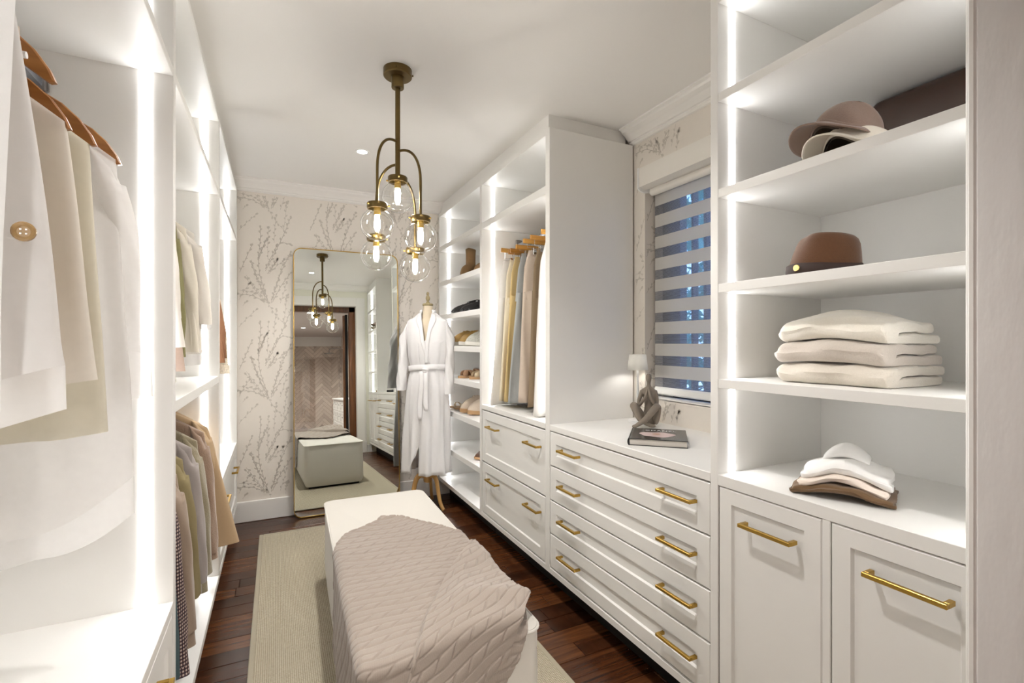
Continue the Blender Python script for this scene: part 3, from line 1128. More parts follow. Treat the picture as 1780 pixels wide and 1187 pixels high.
def rrect(w, h0, h1, r, n=8):
    P = []
    for cx_, cy_, a0 in ((w - r, h1 - r, 0), (-w + r, h1 - r, 90), (-w + r, h0 + r, 180), (w - r, h0 + r, 270)):
        for k in range(n + 1):
            a = R(a0 + 90 * k / n)
            P.append((cx_ + r * math.cos(a), cy_ + r * math.sin(a)))
    return P


def mp_(p, d):
    return tuple(Vector((cxm + p[0], bot.y, bot.z)) + zu * p[1] + nn * d)


o_ = rrect(wm, 0, Hm, .060)
i_ = rrect(wm - .0055, .0055, Hm - .0055, .0545)
MB().loft([[mp_(p, -.010) for p in o_], [mp_(p, .009) for p in o_], [mp_(p, .009) for p in i_], [mp_(p, .002) for p in i_]], True).build('frame', 'brass', mr)
gp = MB()
gp.add([mp_(p, .003) for p in i_], [tuple(range(len(i_)))])
gp.build('mirror_glass', 'mirror', mr)
gp = MB()
gp.add([mp_(p, -.009) for p in o_], [tuple(range(len(o_)))])
gp.build('backing', 'mirrorback', mr)

# ------------------------------------------------------------------ rug
rgx0, rgx1, rgy0, rgy1 = -0.10, 1.022, 0.62, 3.655
rug = thing('rug', ((rgx0 + rgx1) / 2, 2.2, 0), 'beige woven rug with bound edge under the white ottoman', 'rug')
MB().box(rgx0 + .02, rgx1 - .02, rgy0 + .02, rgy1 - .02, .001, .0095, .002).build('weave', 'rug', rug)
bd = MB()
for d in ((rgx0, rgx0 + .022, rgy0, rgy1), (rgx1 - .022, rgx1, rgy0, rgy1), (rgx0 + .022, rgx1 - .022, rgy0, rgy0 + .022), (rgx0 + .022, rgx1 - .022, rgy1 - .022, rgy1)):
    bd.box(*d, .001, .0105, .003)
bd.build('binding', 'rugbind', rug)

# ------------------------------------------------------------------ ottoman
OX0, OX1, OY0, OY1, OZ0, OZ1 = .222, .762, 1.310, 2.855, .030, .422
OROT = R(-1.6)
ot = thing('ottoman', (.49, 2.1, .01), 'long ivory canvas upholstered ottoman standing on the beige rug', 'ottoman', rz=OROT)


def soft_box(mb, x0, x1, y0, y1, z0, z1, r, bulge, nx=14, ny=30, nz=10, seed=0, wr_=.0):
    """box with rounded vertical corners and slightly bulging sides"""
    rg = np.random.default_rng(seed)
    per = []
    k = 6
    for cx_, cy_, a0 in ((x1 - r, y1 - r, 0), (x0 + r, y1 - r, 90), (x0 + r, y0 + r, 180), (x1 - r, y0 + r, 270)):
        for i in range(k + 1):
            a = R(a0 + 90 * i / k)
            per.append((cx_ + r * math.cos(a), cy_ + r * math.sin(a)))
        nxt = {0: (x0 + r, y1), 90: (x0, y0 + r), 180: (x1 - r, y0), 270: (x1, y1 - r)}[a0]
        cur = per[-1]
        m = 14
        for i in range(1, m):
            per.append((cur[0] + (nxt[0] - cur[0]) * i / m, cur[1] + (nxt[1] - cur[1]) * i / m))
    cxx, cyy = (x0 + x1) / 2, (y0 + y1) / 2
    rings = []
    for j in range(nz + 1):
        t = j / nz
        z = z0 + (z1 - z0) * t
        b = bulge * math.sin(PI * t) ** .7
        inset = r * .5 * (1 - min(1, t / .12)) ** 2 * .6
        ring = []
        for (px, py) in per:
            dx, dy = px - cxx, py - cyy
            ex, ey = max(-1, min(1, dx / (x1 - x0) * 2)), max(-1, min(1, dy / (y1 - y0) * 2))
            w = wr_ * math.sin(px * 37 + z * 19) * math.sin(py * 23 + z * 31)
            fx = b * (1 - abs(ey) ** 6) + w
            fy = b * (1 - abs(ex) ** 4) + w
            sx = (1 if abs(ex) > .93 else 0) * (1 if ex > 0 else -1)
            sy = (1 if abs(ey) > .97 else 0) * (1 if ey > 0 else -1)
            ring.append((px + sx * fx - (inset if ex > 0 else -inset) * abs(ex), py + sy * fy - (inset if ey > 0 else -inset) * abs(ey), z))
        rings.append(ring)
    mb.loft(rings, True, True, False)
    return per


om = MB()
per = soft_box(om, OX0, OX1, OY0, OY1, OZ0, OZ1 - .008, .045, .010, wr_=.0018)
om.build('base_cover', 'canvas', ot, True, 60)
lid = MB()
rings = []
for s, z in ((1.0, OZ1 - .010), (1.0, OZ1 - .004), (.97, OZ1), (.80, OZ1 + .004), (.5, OZ1 + .007), (.2, OZ1 + .008)):
    rings.append([((OX0 + OX1) / 2 + (x - (OX0 + OX1) / 2) * s, (OY0 + OY1) / 2 + (y - (OY0 + OY1) / 2) * (1 - (1 - s) * .6 if s > .9 else s), z + .0015 * math.sin(x * 31 + y * 17)) for x, y in per])
lid.loft(rings, True, False, True)
lid.build('top_cover', 'canvas', ot, True, 60)
pts = [(x, y, OZ1 - .007) for x, y in per] + [(per[0][0], per[0][1], OZ1 - .007)]
pp = MB()
ctr = Vector(((OX0 + OX1) / 2, (OY0 + OY1) / 2, 0))
pp.tube([(p[0] + (.003 if p[0] > ctr.x else -.003), p[1] + (.003 if p[1] > ctr.y else -.003), p[2]) for p in pts], .0048, 8, False)
pp.build('piping', 'canvas', ot, True)
bx('plinth', ot, (OX0 + .04, OX1 - .04, OY0 + .04, OY1 - .04, .010, .034), 'black')


# ------------------------------------------------------------------ knitted throw
def knit_h(a, b):
    """relief of a cable knit; a runs along the cables, b across them (metres)"""
    P = .062
    ph = np.mod(b, P) / P
    h = np.zeros_like(a)
    for c in (.12, .62):
        h -= .0036 * np.exp(-((ph - c) / .034) ** 2)
    cab = (ph > .12) & (ph < .62)
    q = (ph - .37) / .25
    tw = np.mod(a / .058 + np.floor(b / P) * .37, 1.0)
    ridge = np.cos(2 * PI * (tw - .30 * q - .5))
    h += np.where(cab, .0020 * np.clip(1 - q * q, 0, 1) - .0056 * np.clip(ridge - .78, 0, .22) / .22 * np.clip(1 - q ** 4, 0, 1), 0)
    h += .0004 * np.sin(2 * PI * a / .006)
    return h


def drape(S, Tt, lift, amp=1.0, relief=1.0, kdir=0.0):
    """lay the flat cloth coordinates over the ottoman box"""
    r = .030
    x0, x1, y0, y1 = OX0 + r - .012, OX1 - r + .012, OY0 + r - .012, OY1
    px = np.clip(S, x0, x1)
    py = np.clip(Tt, y0, y1)
    dx = S - px
    dy = Tt - py
    d = np.hypot(dx, dy)
    nx = np.where(d > 1e-9, dx / np.maximum(d, 1e-9), 0)
    ny = np.where(d > 1e-9, dy / np.maximum(d, 1e-9), 0)
    arc = r * PI / 2
    th = np.clip(d / r, 0, PI / 2)
    ext = np.maximum(0, d - arc)
    outw = r * np.sin(th) + .012 * np.sin(np.minimum(ext, .3) / .3 * PI / 2)
    corner = np.clip(np.minimum(np.abs(nx), np.abs(ny)) * 1.5, 0, 1)
    fold = (.014 + .034 * corner) * np.clip(ext / .15, 0, 1) * np.sin((Tt * 9.0 - S * 7.0)) * amp
    outw = outw + np.maximum(fold, -.006)
    z = OZ1 + .021 + lift - r * (1 - np.cos(th)) - ext
    X = px + nx * outw
    Y = py + ny * outw
    # soft undulations on the top
    wv = .0040 * np.sin(S * 14 + Tt * 5.0) + .0025 * np.sin(Tt * 17 - S * 6)
    z = z + wv * np.clip(1 - d / .1, 0, 1) * amp
    a = S * math.cos(kdir) + Tt * math.sin(kdir)
    b = -S * math.sin(kdir) + Tt * math.cos(kdir)
    a = a + .012 * np.sin(b * 9)
    b = b + .014 * np.sin(a * 8 + 1) + .008 * np.sin(a * 21 + b * 9)
    h = knit_h(a, b) * relief
    # displace along the approximate surface normal
    nz = np.cos(th)
    X = X + nx * np.sin(th) * h
    Y = Y + ny * np.sin(th) * h
    z = z + nz * h
    return X, Y, z


def sheet(mb, X, Y, Z, mask=None):
    n, m = X.shape
    base = len(mb.v)
    mb.v += [tuple(p) for p in np.stack([X, Y, Z], -1).reshape(-1, 3)]
    for i in range(n - 1):
        for j in range(m - 1):
            if mask is None or (mask[i, j] and mask[i + 1, j] and mask[i, j + 1] and mask[i + 1, j + 1]):
                a = base + i * m + j
                mb.f.append((a, a + 1, a + m + 1, a + m))
    return mb


def interp(xs, ys):
    return lambda q: np.interp(q, xs, ys)


th_ = thing('throw_blanket', (.49, 2.1, .45), 'mushroom pink cable knit throw draped over the near end of ottoman', 'blanket', rz=OROT)
# outline of the throw: for each station across the ottoman its far and near end
KS = 1.036


def loc_(x, y):
    x, y = np.asarray(x) * KS, np.asarray(y) * KS
    return x - (y - 2.1) * .028, y + (x - .49) * .028


NU, NV = 380, 430
fx_, fy_ = loc_([-.35, -.1, .203, .268, .423, .448, .54, .626, .70, .735, .80], [1.80, 1.93, 2.052, 2.188, 2.300, 2.338, 2.296, 2.145, 2.03, 1.985, 1.90])
ss = np.linspace(-.13, .79, NU)
vv = np.linspace(0, 1, NV)
S, V = np.meshgrid(ss, vv, indexing='ij')
fe = np.interp(ss, fx_, fy_)[:, None]
right_near = np.interp(ss, [-.2, .5, .68, .79], [.97, .97, 1.22, 1.50])[:, None]
Tt = right_near + (fe - right_near) * V
X, Y, Z = drape(S, Tt, 0.0, kdir=-.10)
Z = Z + .006 * np.exp(-((V - 1) / .012) ** 2)
lo = MB()
sheet(lo, X, Y, Z)
lo.build('lower_layer', 'knit', th_, True, 0)
# folded back upper layer
NU2, NV2 = 200, 340
u = np.linspace(0, 1, NU2)
v = np.linspace(0, 1, NV2)
U2, V2 = np.meshgrid(u, v, indexing='ij')
le_t = v
lx_, ly_ = loc_([.16, .285, .385, .52, .705], [.86, 1.15, 1.385, 1.60, 1.835])
rx_, ry_ = loc_([.40, .575, .675, .752, .758, .748], [.86, 1.13, 1.285, 1.365, 1.64, 1.86])
LX = np.interp(v, [0, .35, .62, .85, 1.0], lx_)
LT = np.interp(v, [0, .35, .62, .85, 1.0], ly_)
RX = np.interp(v, [0, .30, .50, .62, .85, 1.0], rx_)
RT = np.interp(v, [0, .30, .50, .62, .85, 1.0], ry_)
S2 = LX[None, :] + (RX - LX)[None, :] * U2
T2 = LT[None, :] + (RT - LT)[None, :] * U2
lift = .020 + .012 * (1 + np.sin(9.0 * V2 + 3.2 * U2 + .4)) * np.clip(U2 * 3, 0, 1) + .020 * np.exp(-((V2 - .70 + .12 * U2) / .055) ** 2) * np.clip(U2 * 2.2 - .25, 0, 1) + .012 * np.exp(-((V2 - .9) / .05) ** 2)
edge = np.clip(U2 / .035, 0, 1) ** .5
X, Y, Z = drape(S2, T2, lift * edge, amp=1.2, kdir=.42 - PI)
up = MB()
sheet(up, X, Y, Z)
up.build('folded_flap', 'knit', th_, True, 0)
# rolled edge of the fold
hem = []
for k in range(0, NV2, 3):
    hem.append((X[0, k], Y[0, k], Z[0, k] + .000))
MB().tube(hem, .006, 8).build('fold_edge', 'knit', th_, True)


# ------------------------------------------------------------------ clothes hangers
def hanger_outline():
    h = [(0, .118), (.022, .116), (.05, .108), (.09, .090), (.128, .070), (.137, .058), (.150, .057), (.156, .064), (.180, .050), (.205, .026), (.222, .0), (.229, -.018),
         (.222, -.020), (.19, .004), (.15, .030), (.10, .052), (.05, .066), (0, .072)]
    return h + [(-x, z) for x, z in reversed(h[1:-1])]


HG = {}


def shirt_hanger(x, y, ztip, rail_z, label, rz=0.0, m='hang', group='wooden shirt hangers', tilt=0.0):
    """wooden hanger across the rail; x, y is the rail crossing, ztip the height of its shoulder tips"""
    h = localthing('shirt_hanger', (x, y, ztip), label, 'hanger', group, rz)
    h.rotation_euler = (0, tilt, rz)
    if m not in HG:
        o = hanger_outline()
        mb = MB()
        c = .006
        inn = [(p[0] * .985, p[1] * .97 + .0012) for p in o]
        mb.loft([[(p[0], -c, p[1]) for p in inn], [(p[0], -c + .002, p[1]) for p in o], [(p[0], c - .002, p[1]) for p in o], [(p[0], c, p[1]) for p in inn]], True, True, True)
        b = mb.build('shoulder_bar', m, h)
        HG[m] = b
    else:
        clone(HG[m], h, (0, 0, 0), name='shoulder_bar')
    top_ = rail_z - ztip
    r = .021
    P = [(0, 0, .112), (0, 0, top_ - .035)]
    zc = top_ + .018 - r
    for k in range(11):
        a = R(-60 + 250 * k / 10)
        P.append((r * math.cos(a) * 1.0, 0, zc + r * math.sin(a)))
    MB().tube(P, .0021, 8).build('hook', 'chrome', h, True)
    return h


# ------------------------------------------------------------------ garments
def garment(name, label, cat, y, xc, zs, zb, hws, hwb, m, group, th=.02, thb=.05, fold=.012, seed=0, sleeves=(), yaw=0.0,
            zn=None, flare_out=0.0, nf=5, collar=None, buttons=None, open_=0.0, hemcurve=0.0, smat=None, cuff=None, lean=0.0, neckw=.06,
            hem_drop=0.0, placket=None):
    """hanging garment: shoulder line along x, rail along y. zs shoulder-tip height, zb hem height"""
    g = thing(name, (xc, y, zs), label, cat, group)
    g.rotation_euler = (0, 0, yaw)
    rg = np.random.default_rng(seed)
    zn = zs + .105 if zn is None else zn
    N = 72
    th_a = np.linspace(0, 2 * PI, N, endpoint=False)
    ca, sa = np.cos(th_a), np.sin(th_a)
    ph = rg.uniform(0, 6, 6)
    rings = []
    lv = [('n', t) for t in np.linspace(0, 1, 6)] + [('b', t) for t in np.linspace(.03, 1, 26)]
    for k, t in lv:
        if k == 'n':
            hw = neckw + (hws - neckw) * t
            z = zn + (zs - zn) * t ** 1.15
            h = .030 - .012 * t + th * .35 * t
            fa = 0.0
            xo = 0
        else:
            hw = hws + (hwb - hws) * t ** .9
            z = zs + (zb - zs) * t
            h = th + (thb - th) * min(1, t * 1.3)
            fa = fold * min(1, t * 1.6)
            xo = flare_out * t
        ex = np.sign(ca) * np.abs(ca) ** .85
        ey = np.sign(sa) * np.abs(sa) ** .75
        x = ex * hw + xo + lean * max(0, (zs - z))
        ww = fa * (np.sin(ex * nf * 2.2 + ph[0] + 1.3 * t) + .6 * np.sin(ex * nf * 4.3 + ph[1] - 1.6 * t) + .35 * np.sin(ex * 19 + ph[2] + 3 * t))
        yy = ey * h + ww * (.35 + .65 * np.abs(sa)) + .006 * np.sin(7 * z + ph[3])
        x = x + fa * .16 * np.sin(z * 9 + ph[4]) * np.abs(ca) ** 3
        zz = np.full(N, z)
        if k == 'b':
            zz = zz + hemcurve * (ex ** 2) * t ** 6 - hem_drop * (sa > 0) * t ** 8
            zz = zz + .004 * np.sin(ex * 6 + ph[5]) * t
        else:
            zz = zz + .012 * (1 - t) * (sa > 0)
        rings.append(np.stack([x + xc, yy + y, zz], 1).tolist())
    body = MB().loft(rings, True, False, False).build('garment_body', m, g, True, 0)
    for i, sl in enumerate(sleeves):
        side = sl.get('side', 1)
        L = sl.get('len', .55)
        out = sl.get('out', .03)
        dy = sl.get('dy', 0)
        r0, r1 = sl.get('r0', .060), sl.get('r1', .042)
        flat = sl.get('flat', .55)
        n = 22
        rr = []
        K = 26
        a_ = np.linspace(0, 2 * PI, K, endpoint=False)
        bend = sl.get('bend', .0)
        for q in range(n + 1):
            t = q / n
            r_ = r0 * (1 - t) + r1 * t
            if t < .12:
                r_ *= .72 + .28 * t / .12
            xx = xc + side * (hws - .030 + out * t ** .8 + .008 * math.sin(t * 3) + bend * math.sin(PI * t))
            yy = y + dy * t + .008 * math.sin(t * 5 + ph[i % 6])
            z = zs + .004 - L * t
            wr = (.0045 * np.sin(a_ * 3 + t * 9 + ph[0]) + .003 * np.sin(a_ * 5 - t * 14 + ph[1])) * sl.get('wr', .45)
            px = xx + (r_ * .62 + wr) * np.cos(a_)
            py = yy + (r_ * flat + wr) * np.sin(a_)
            tilt = (np.cos(a_) * side) * (-.03 if t < .1 else 0)
            rr.append(np.stack([px, py, z + tilt + .003 * np.sin(a_ * 2)], 1).tolist())
        MB().loft(rr, True, True, False).build('sleeve', smat or m, g, True, 0)
        if sl.get('cuff'):
            xx = xc + side * (hws - .030 + out + .012 * math.sin(3))
            yy = y + dy + .008 * math.sin(5 + ph[i % 6])
            cr = []
            for t, w in ((0, 1.02), (.04, 1.12), (.5, 1.16), (1, 1.22)):
                cr.append([(xx + r1 * .66 * w * c, yy + r1 * (flat + .04) * w * s, zs - L + .006 - sl['cuff'] * t) for c, s in zip(np.cos(a_), np.sin(a_))])
            MB().loft(cr, True, False, False).build('cuff', smat or m, g, True, 0)
    if collar:
        cr = []
        K = 30
        for t, w, dz in ((0, .92, -.012), (.3, 1.0, .020), (.55, 1.10, .034), (.8, 1.30, .018), (1, 1.5, -.016)):
            ring = []
            for k in range(K + 1):
                a = R(-62 + 304 * k / K)
                ring.append((xc + neckw * .98 * w * math.cos(a), y + .034 * w * math.sin(a) - .0, zn + dz + collar * (t > .2) * .1))
            cr.append(ring)
        MB().loft(cr, False).build('collar', smat or m, g, True, 0)
    if placket is not None:
        pk = MB()
        col = []
        for q in range(14):
            t = q / 13
            z = zs - .02 + (zb + .03 - zs) * t
            yy = y - (th + (thb - th) * min(1, t * 1.3)) - fold * 1.2 * min(1, t * 1.6) - .004
            col.append([(xc + placket - .016, yy, z), (xc + placket + .016, yy, z)])
        pk.loft(col, False)
        pk.build('placket', smat or m, g, True, 0)
    for bp in (buttons or ()):
        bx_, bz_, rad = bp
        mb = MB()
        prof = [(0, 0), (rad * .55, 0), (rad * .6, -.0008), (rad * .85, -.0022), (rad, -.0012), (rad, .0012), (0, .0016)]
        rings2 = [[(r_ * math.cos(2 * PI * k / 20) + .0001, d_, r_ * math.sin(2 * PI * k / 20)) for k in range(20)] for r_, d_ in prof]
        mb.loft(rings2, True, True, True)
        mb.xf(Matrix.Translation((bx_[0], bx_[1], bz_)))
        bt = mb.build('button', M['button'], g, True)
        hm = MB()
        for ox, oz in ((1, 1), (-1, 1), (1, -1), (-1, -1)):
            hm.box(bx_[0] + ox * rad * .22 - .0009, bx_[0] + ox * rad * .22 + .0009, bx_[1] - .0010, bx_[1] - .0004, bz_ + oz * rad * .22 - .0009, bz_ + oz * rad * .22 + .0009)
        hm.build('thread_hole', 'jersey', bt)
    return g


M['button'] = mat('horn_button', (0.27, 0.165, 0.065), 0.35, noise=0.25, scale=120)
cl = dict(rough=.9, scale=180)
M['linenw'] = sheer_mat('white_linen_shirt', (0.773, 0.754, 0.736), 0.93)
M['beigesheer'] = sheer_mat('sand_voile', (0.8, 0.71, 0.605), 0.86)
M['creamb'] = sheer_mat('cream_crepe', (0.79, 0.743, 0.677), 0.90)
M['khakic'] = sheer_mat('pale_khaki_silk', (0.736, 0.695, 0.589), 0.92)
M['sheerw'] = sheer_mat('white_voile', (0.817, 0.798, 0.779), 0.70)
M['offw'] = mat('offwhite_cotton', (0.78, 0.74, 0.69), noise=0.03, trans=0.2, **cl)
M['offw2'] = mat('ivory_twill', (0.75, 0.70, 0.61), noise=0.03, trans=0.15, **cl)
M['rosec'] = mat('rose_beige_cotton', (0.54, 0.414, 0.342), noise=0.04, trans=0.15, **cl)
M['olive'] = mat('olive_green_cotton', (0.2, 0.184, 0.08), noise=0.10, **cl)
M['teal'] = mat('deep_teal_wool', (0.045, 0.080, 0.090), noise=0.12, **cl)
M['taupew'] = mat('taupe_wool_coat', (0.288, 0.212, 0.155), noise=0.08, bump=.2, bscale=400, sheen=.3, **cl)
M['khaki'] = mat('khaki_cotton_drill', (0.238, 0.191, 0.094), noise=0.08, **cl)
M['greyw'] = mat('mauve_grey_suede', (0.312, 0.273, 0.257), noise=0.06, sheen=.3, **cl)
M['sage'] = mat('sage_mohair', (0.266, 0.224, 0.14), noise=0.16, bump=.8, bscale=260, sheen=.6, **cl)
M['teddy'] = mat('rose_brown_teddy', (0.317, 0.212, 0.148), noise=0.2, bump=.9, bscale=200, sheen=.6, **cl)
M['tan'] = mat('honey_tan_coat', (0.488, 0.348, 0.207), noise=0.05, sheen=.2, **cl)
M['leather'] = mat('chestnut_suede', (0.247, 0.116, 0.056), noise=0.12, **cl)
M['patn'] = mat('speckled_cream_blouse', (0.68, 0.60, 0.48), noise=0.45, rough=.9, scale=110)
M['jeans'] = mat('pale_grey_blue_denim', (0.399, 0.416, 0.416), noise=0.10, rough=.9, scale=260)
M['ylin'] = mat('butter_yellow_linen', (0.612, 0.459, 0.217), noise=0.06, **cl)
M['crlin'] = mat('cream_linen', (0.76, 0.68, 0.52), noise=0.04, **cl)
M['whlin'] = mat('white_linen', (0.80, 0.775, 0.74), noise=0.03, trans=0.15, **cl)
M['blin'] = mat('blush_beige_linen', (0.581, 0.484, 0.396), noise=0.06, **cl)
M['brlin'] = mat('dark_tan_linen', (0.24, 0.172, 0.104), noise=0.10, **cl)

GS = 'pale shirts in the nearest left bay'
RX_ = -.53
garment('linen_shirt', 'white linen shirt with brown button, nearest and front of the left rail', 'shirt', .775, RX_, 1.735, 1.215, .245, .298, 'linenw', GS,
        thb=.044, fold=.009, seed=3, sleeves=({'side': 1, 'len': .50, 'out': -.06, 'r0': .05, 'r1': .045, 'dy': .045, 'cuff': .06},), hemcurve=.055, collar=.1, nf=3,
        buttons=[((-.2585, .7385), 1.427, .0112)], placket=.245, hem_drop=.055)
shirt_hanger(RX_, .850, 1.713, 1.955, 'wooden shirt hanger nearest the doorway, its tip high at photo left edge')
vb = garment('voile_blouse', 'sand beige sheer blouse on a thin strap just behind the buttoned linen shirt', 'blouse', .880, RX_, 1.560, 1.235, .232, .258, 'beigesheer', GS, thb=.030, seed=5, fold=.008, nf=3, zn=1.625)
MB().tube([(-.310, .868, 1.722), (-.309, .872, 1.66), (-.306, .880, 1.56)], .0022, 8).build('strap', 'beigesheer', vb, True)
MB().tube([(-.316, .872, 1.688), (-.302, .872, 1.688)], .0045, 10).build('strap_slider', 'white', vb, True)
shirt_hanger(RX_, .980, 1.715, 1.955, 'notched wooden hanger standing bare above the cream blouse', rz=-.05)
shirt_hanger(RX_, 1.025, 1.668, 1.925, 'wooden hanger with pale strap loops carrying the cream blouse', rz=.02)
garment('cream_blouse', 'cream sleeveless blouse in the middle of the near left rail', 'blouse', 1.030, RX_, 1.660, 1.215, .222, .262, 'creamb', GS, thb=.036, seed=8, fold=.011, nf=4, hemcurve=.02)
shirt_hanger(RX_, 1.153, 1.687, 1.955, 'dark wooden hanger of the pale khaki top on the left rail')
garment('silk_blouse', 'pale khaki silk top behind the cream blouse on the left rail', 'blouse', 1.150, RX_, 1.670, 1.130, .218, .246, 'khakic', GS, thb=.040, seed=12, fold=.010, nf=4)
shirt_hanger(RX_, 1.315, 1.705, 1.955, 'farthest wooden hanger in the near bay, carrying the long sheer shirt')
garment('sheer_shirt', 'long sheer white shirt with buttoned cuff, last in the near left bay', 'shirt', 1.315, RX_, 1.695, .905, .220, .250, 'sheerw', GS, thb=.062, seed=15, fold=.012, nf=4, hemcurve=.10, hem_drop=.085,
        sleeves=({'side': 1, 'len': .42, 'out': .045, 'r0': .058, 'r1': .046, 'dy': .05, 'cuff': .105},), collar=.1)

GU = 'shirts in the middle upper left bay'
garment('cotton_shirt', 'off-white cotton shirt first in the middle upper bay', 'shirt', 1.740, RX_, 1.700, 1.290, .235, .285, 'offw', GU, thb=.045, seed=21, fold=.010, sleeves=({'side': 1, 'len': .33, 'out': .035, 'r0': .055, 'r1': .05},))
garment('rose_top', 'rose beige top showing below the first off-white shirt', 'blouse', 1.825, RX_, 1.690, 1.215, .225, .272, 'rosec', GU, thb=.035, seed=23, fold=.008)
garment('olive_shirt', 'dark olive green shirt between two pale shirts, middle upper bay', 'shirt', 1.920, RX_, 1.700, 1.250, .232, .262, 'olive', GU, thb=.030, seed=25, fold=.006, sleeves=({'side': 1, 'len': .42, 'out': .03, 'r0': .05, 'r1': .04},), collar=.1)
garment('striped_dress', 'olive yellow striped dress with its hem just above the middle shelf', 'dress', 1.990, RX_, 1.680, 1.165, .195, .222, 'ylstripe', GU, thb=.035, seed=26, fold=.006)
garment('twill_shirt', 'ivory twill shirt with hanging sleeve, in the middle upper bay', 'shirt', 2.090, RX_, 1.715, 1.270, .235, .280, 'offw2', GU, thb=.045, seed=27, fold=.010, sleeves=({'side': 1, 'len': .44, 'out': .045, 'r0': .058, 'r1': .046},), collar=.1)
garment('linen_jacket', 'pale oatmeal linen jacket with wide short sleeve, middle upper bay', 'jacket', 2.250, RX_, 1.730, 1.260, .240, .270, 'offw', GU, thb=.055, seed=29, fold=.010, sleeves=({'side': 1, 'len': .36, 'out': .05, 'r0': .066, 'r1': .064},), collar=.1)
shirt_hanger(RX_, 2.400, 1.665, 1.955, 'wooden hanger with dark tip last in the middle upper bay', group='hangers in the middle upper bay')
garment('ruffled_blouse', 'sheer white blouse with rippled sleeve farthest in the middle upper bay', 'blouse', 2.400, RX_, 1.655, 1.210, .225, .250, 'sheerw', GU, thb=.040, seed=31, fold=.014, nf=7, sleeves=({'side': 1, 'len': .30, 'out': .05, 'r0': .052, 'r1': .058},))
for yy, lb in ((1.74, 'hanger of the first off-white cotton shirt'), (1.92, 'hanger inside the dark olive shirt'), (2.09, 'hanger inside the ivory twill shirt'), (2.25, 'hanger inside the oatmeal linen jacket')):
    shirt_hanger(RX_, yy, 1.70, 1.955, 'wooden ' + lb + ', middle upper bay', group='hangers in the middle upper bay')

GF = 'clothes in the farthest left bay'
garment('suede_jacket', 'chestnut brown suede jacket hanging in the farthest left bay', 'jacket', 3.00, RX_, 1.575, 1.190, .245, .285, 'leather', GF, thb=.050, seed=33, fold=.006, sleeves=({'side': 1, 'len': .36, 'out': .040, 'r0': .056, 'r1': .056, 'dy': .02},))
garment('speckled_blouse', 'speckled cream blouse with cuff behind the chestnut suede jacket', 'blouse', 3.16, RX_, 1.60, 1.15, .235, .265, 'patn', GF, thb=.035, seed=35, fold=.008, sleeves=({'side': 1, 'len': .43, 'out': .06, 'r0': .048, 'r1': .034, 'cuff': .05},))
for yy, lb in ((3.00, 'wooden hanger of the chestnut suede jacket'), (3.16, 'wooden hanger of the speckled cream blouse')):
    shirt_hanger(RX_, yy, 1.585, 1.955, lb + ', farthest bay', group='hangers in the farthest bay')

GC = 'winter coats in the middle lower left bay'
CO = [  # name, label, y, shoulder z, hem z, hw shoulder, out-x at hem, material, half thickness, sleeve len
    ('teal_jacket', 'deep teal wool jacket, first of the coats and mostly hidden', 1.690, .865, .270, .225, -.252, 'teal', .030, .54),
    ('checked_coat', 'dark checked tweed coat between teal jacket and taupe coat', 1.790, .850, .265, .232, -.215, 'check', .036, .54),
    ('taupe_coat', 'plain taupe brown wool coat third in the coat row', 1.925, .865, .290, .235, -.215, 'taupew', .038, .53),
    ('khaki_jacket', 'khaki cotton drill jacket, fourth coat in the row', 2.060, .885, .330, .232, -.238, 'khaki', .034, .50),
    ('grey_coat', 'mauve grey suede coat in the middle of the coat row', 2.215, .895, .330, .238, -.232, 'greyw', .042, .52),
    ('sage_coat', 'fuzzy sage green mohair coat beside the mauve grey one', 2.365, .895, .270, .238, -.228, 'sage', .042, .56),
    ('teddy_coat', 'rose brown teddy fur coat second from the far end', 2.510, .905, .345, .245, -.205, 'teddy', .045, .53),
    ('tan_coat', 'honey tan flared coat last in the coat row', 2.655, .905, .345, .240, -.128, 'tan', .040, .40),
]
for i, (nm, lb, yy, zs, zb, hw, xo, m_, tk, sl) in enumerate(CO):
    hwb = (xo - RX_) - .015
    garment(nm, lb, 'coat' if 'jacket' not in nm else 'jacket', yy, RX_, zs, zb, hw, hwb * .96, m_, GC, th=.022, thb=tk, fold=.0045, seed=40 + i, nf=3, zn=zs + .100,
            sleeves=({'side': 1, 'len': sl, 'out': max(.01, min(.05, hwb - hw + .022)), 'r0': .060, 'r1': .050, 'flat': .62, 'cuff': .0},), collar=.1)
    shirt_hanger(RX_, yy, zs - .030, 1.062, 'wooden hanger inside the ' + lb.split(',')[0].split(' between')[0].split(' third')[0].split(' in ')[0].split(' beside')[0].split(' second')[0].split(' last')[0].split(' with')[0], group='hangers of the winter coats')


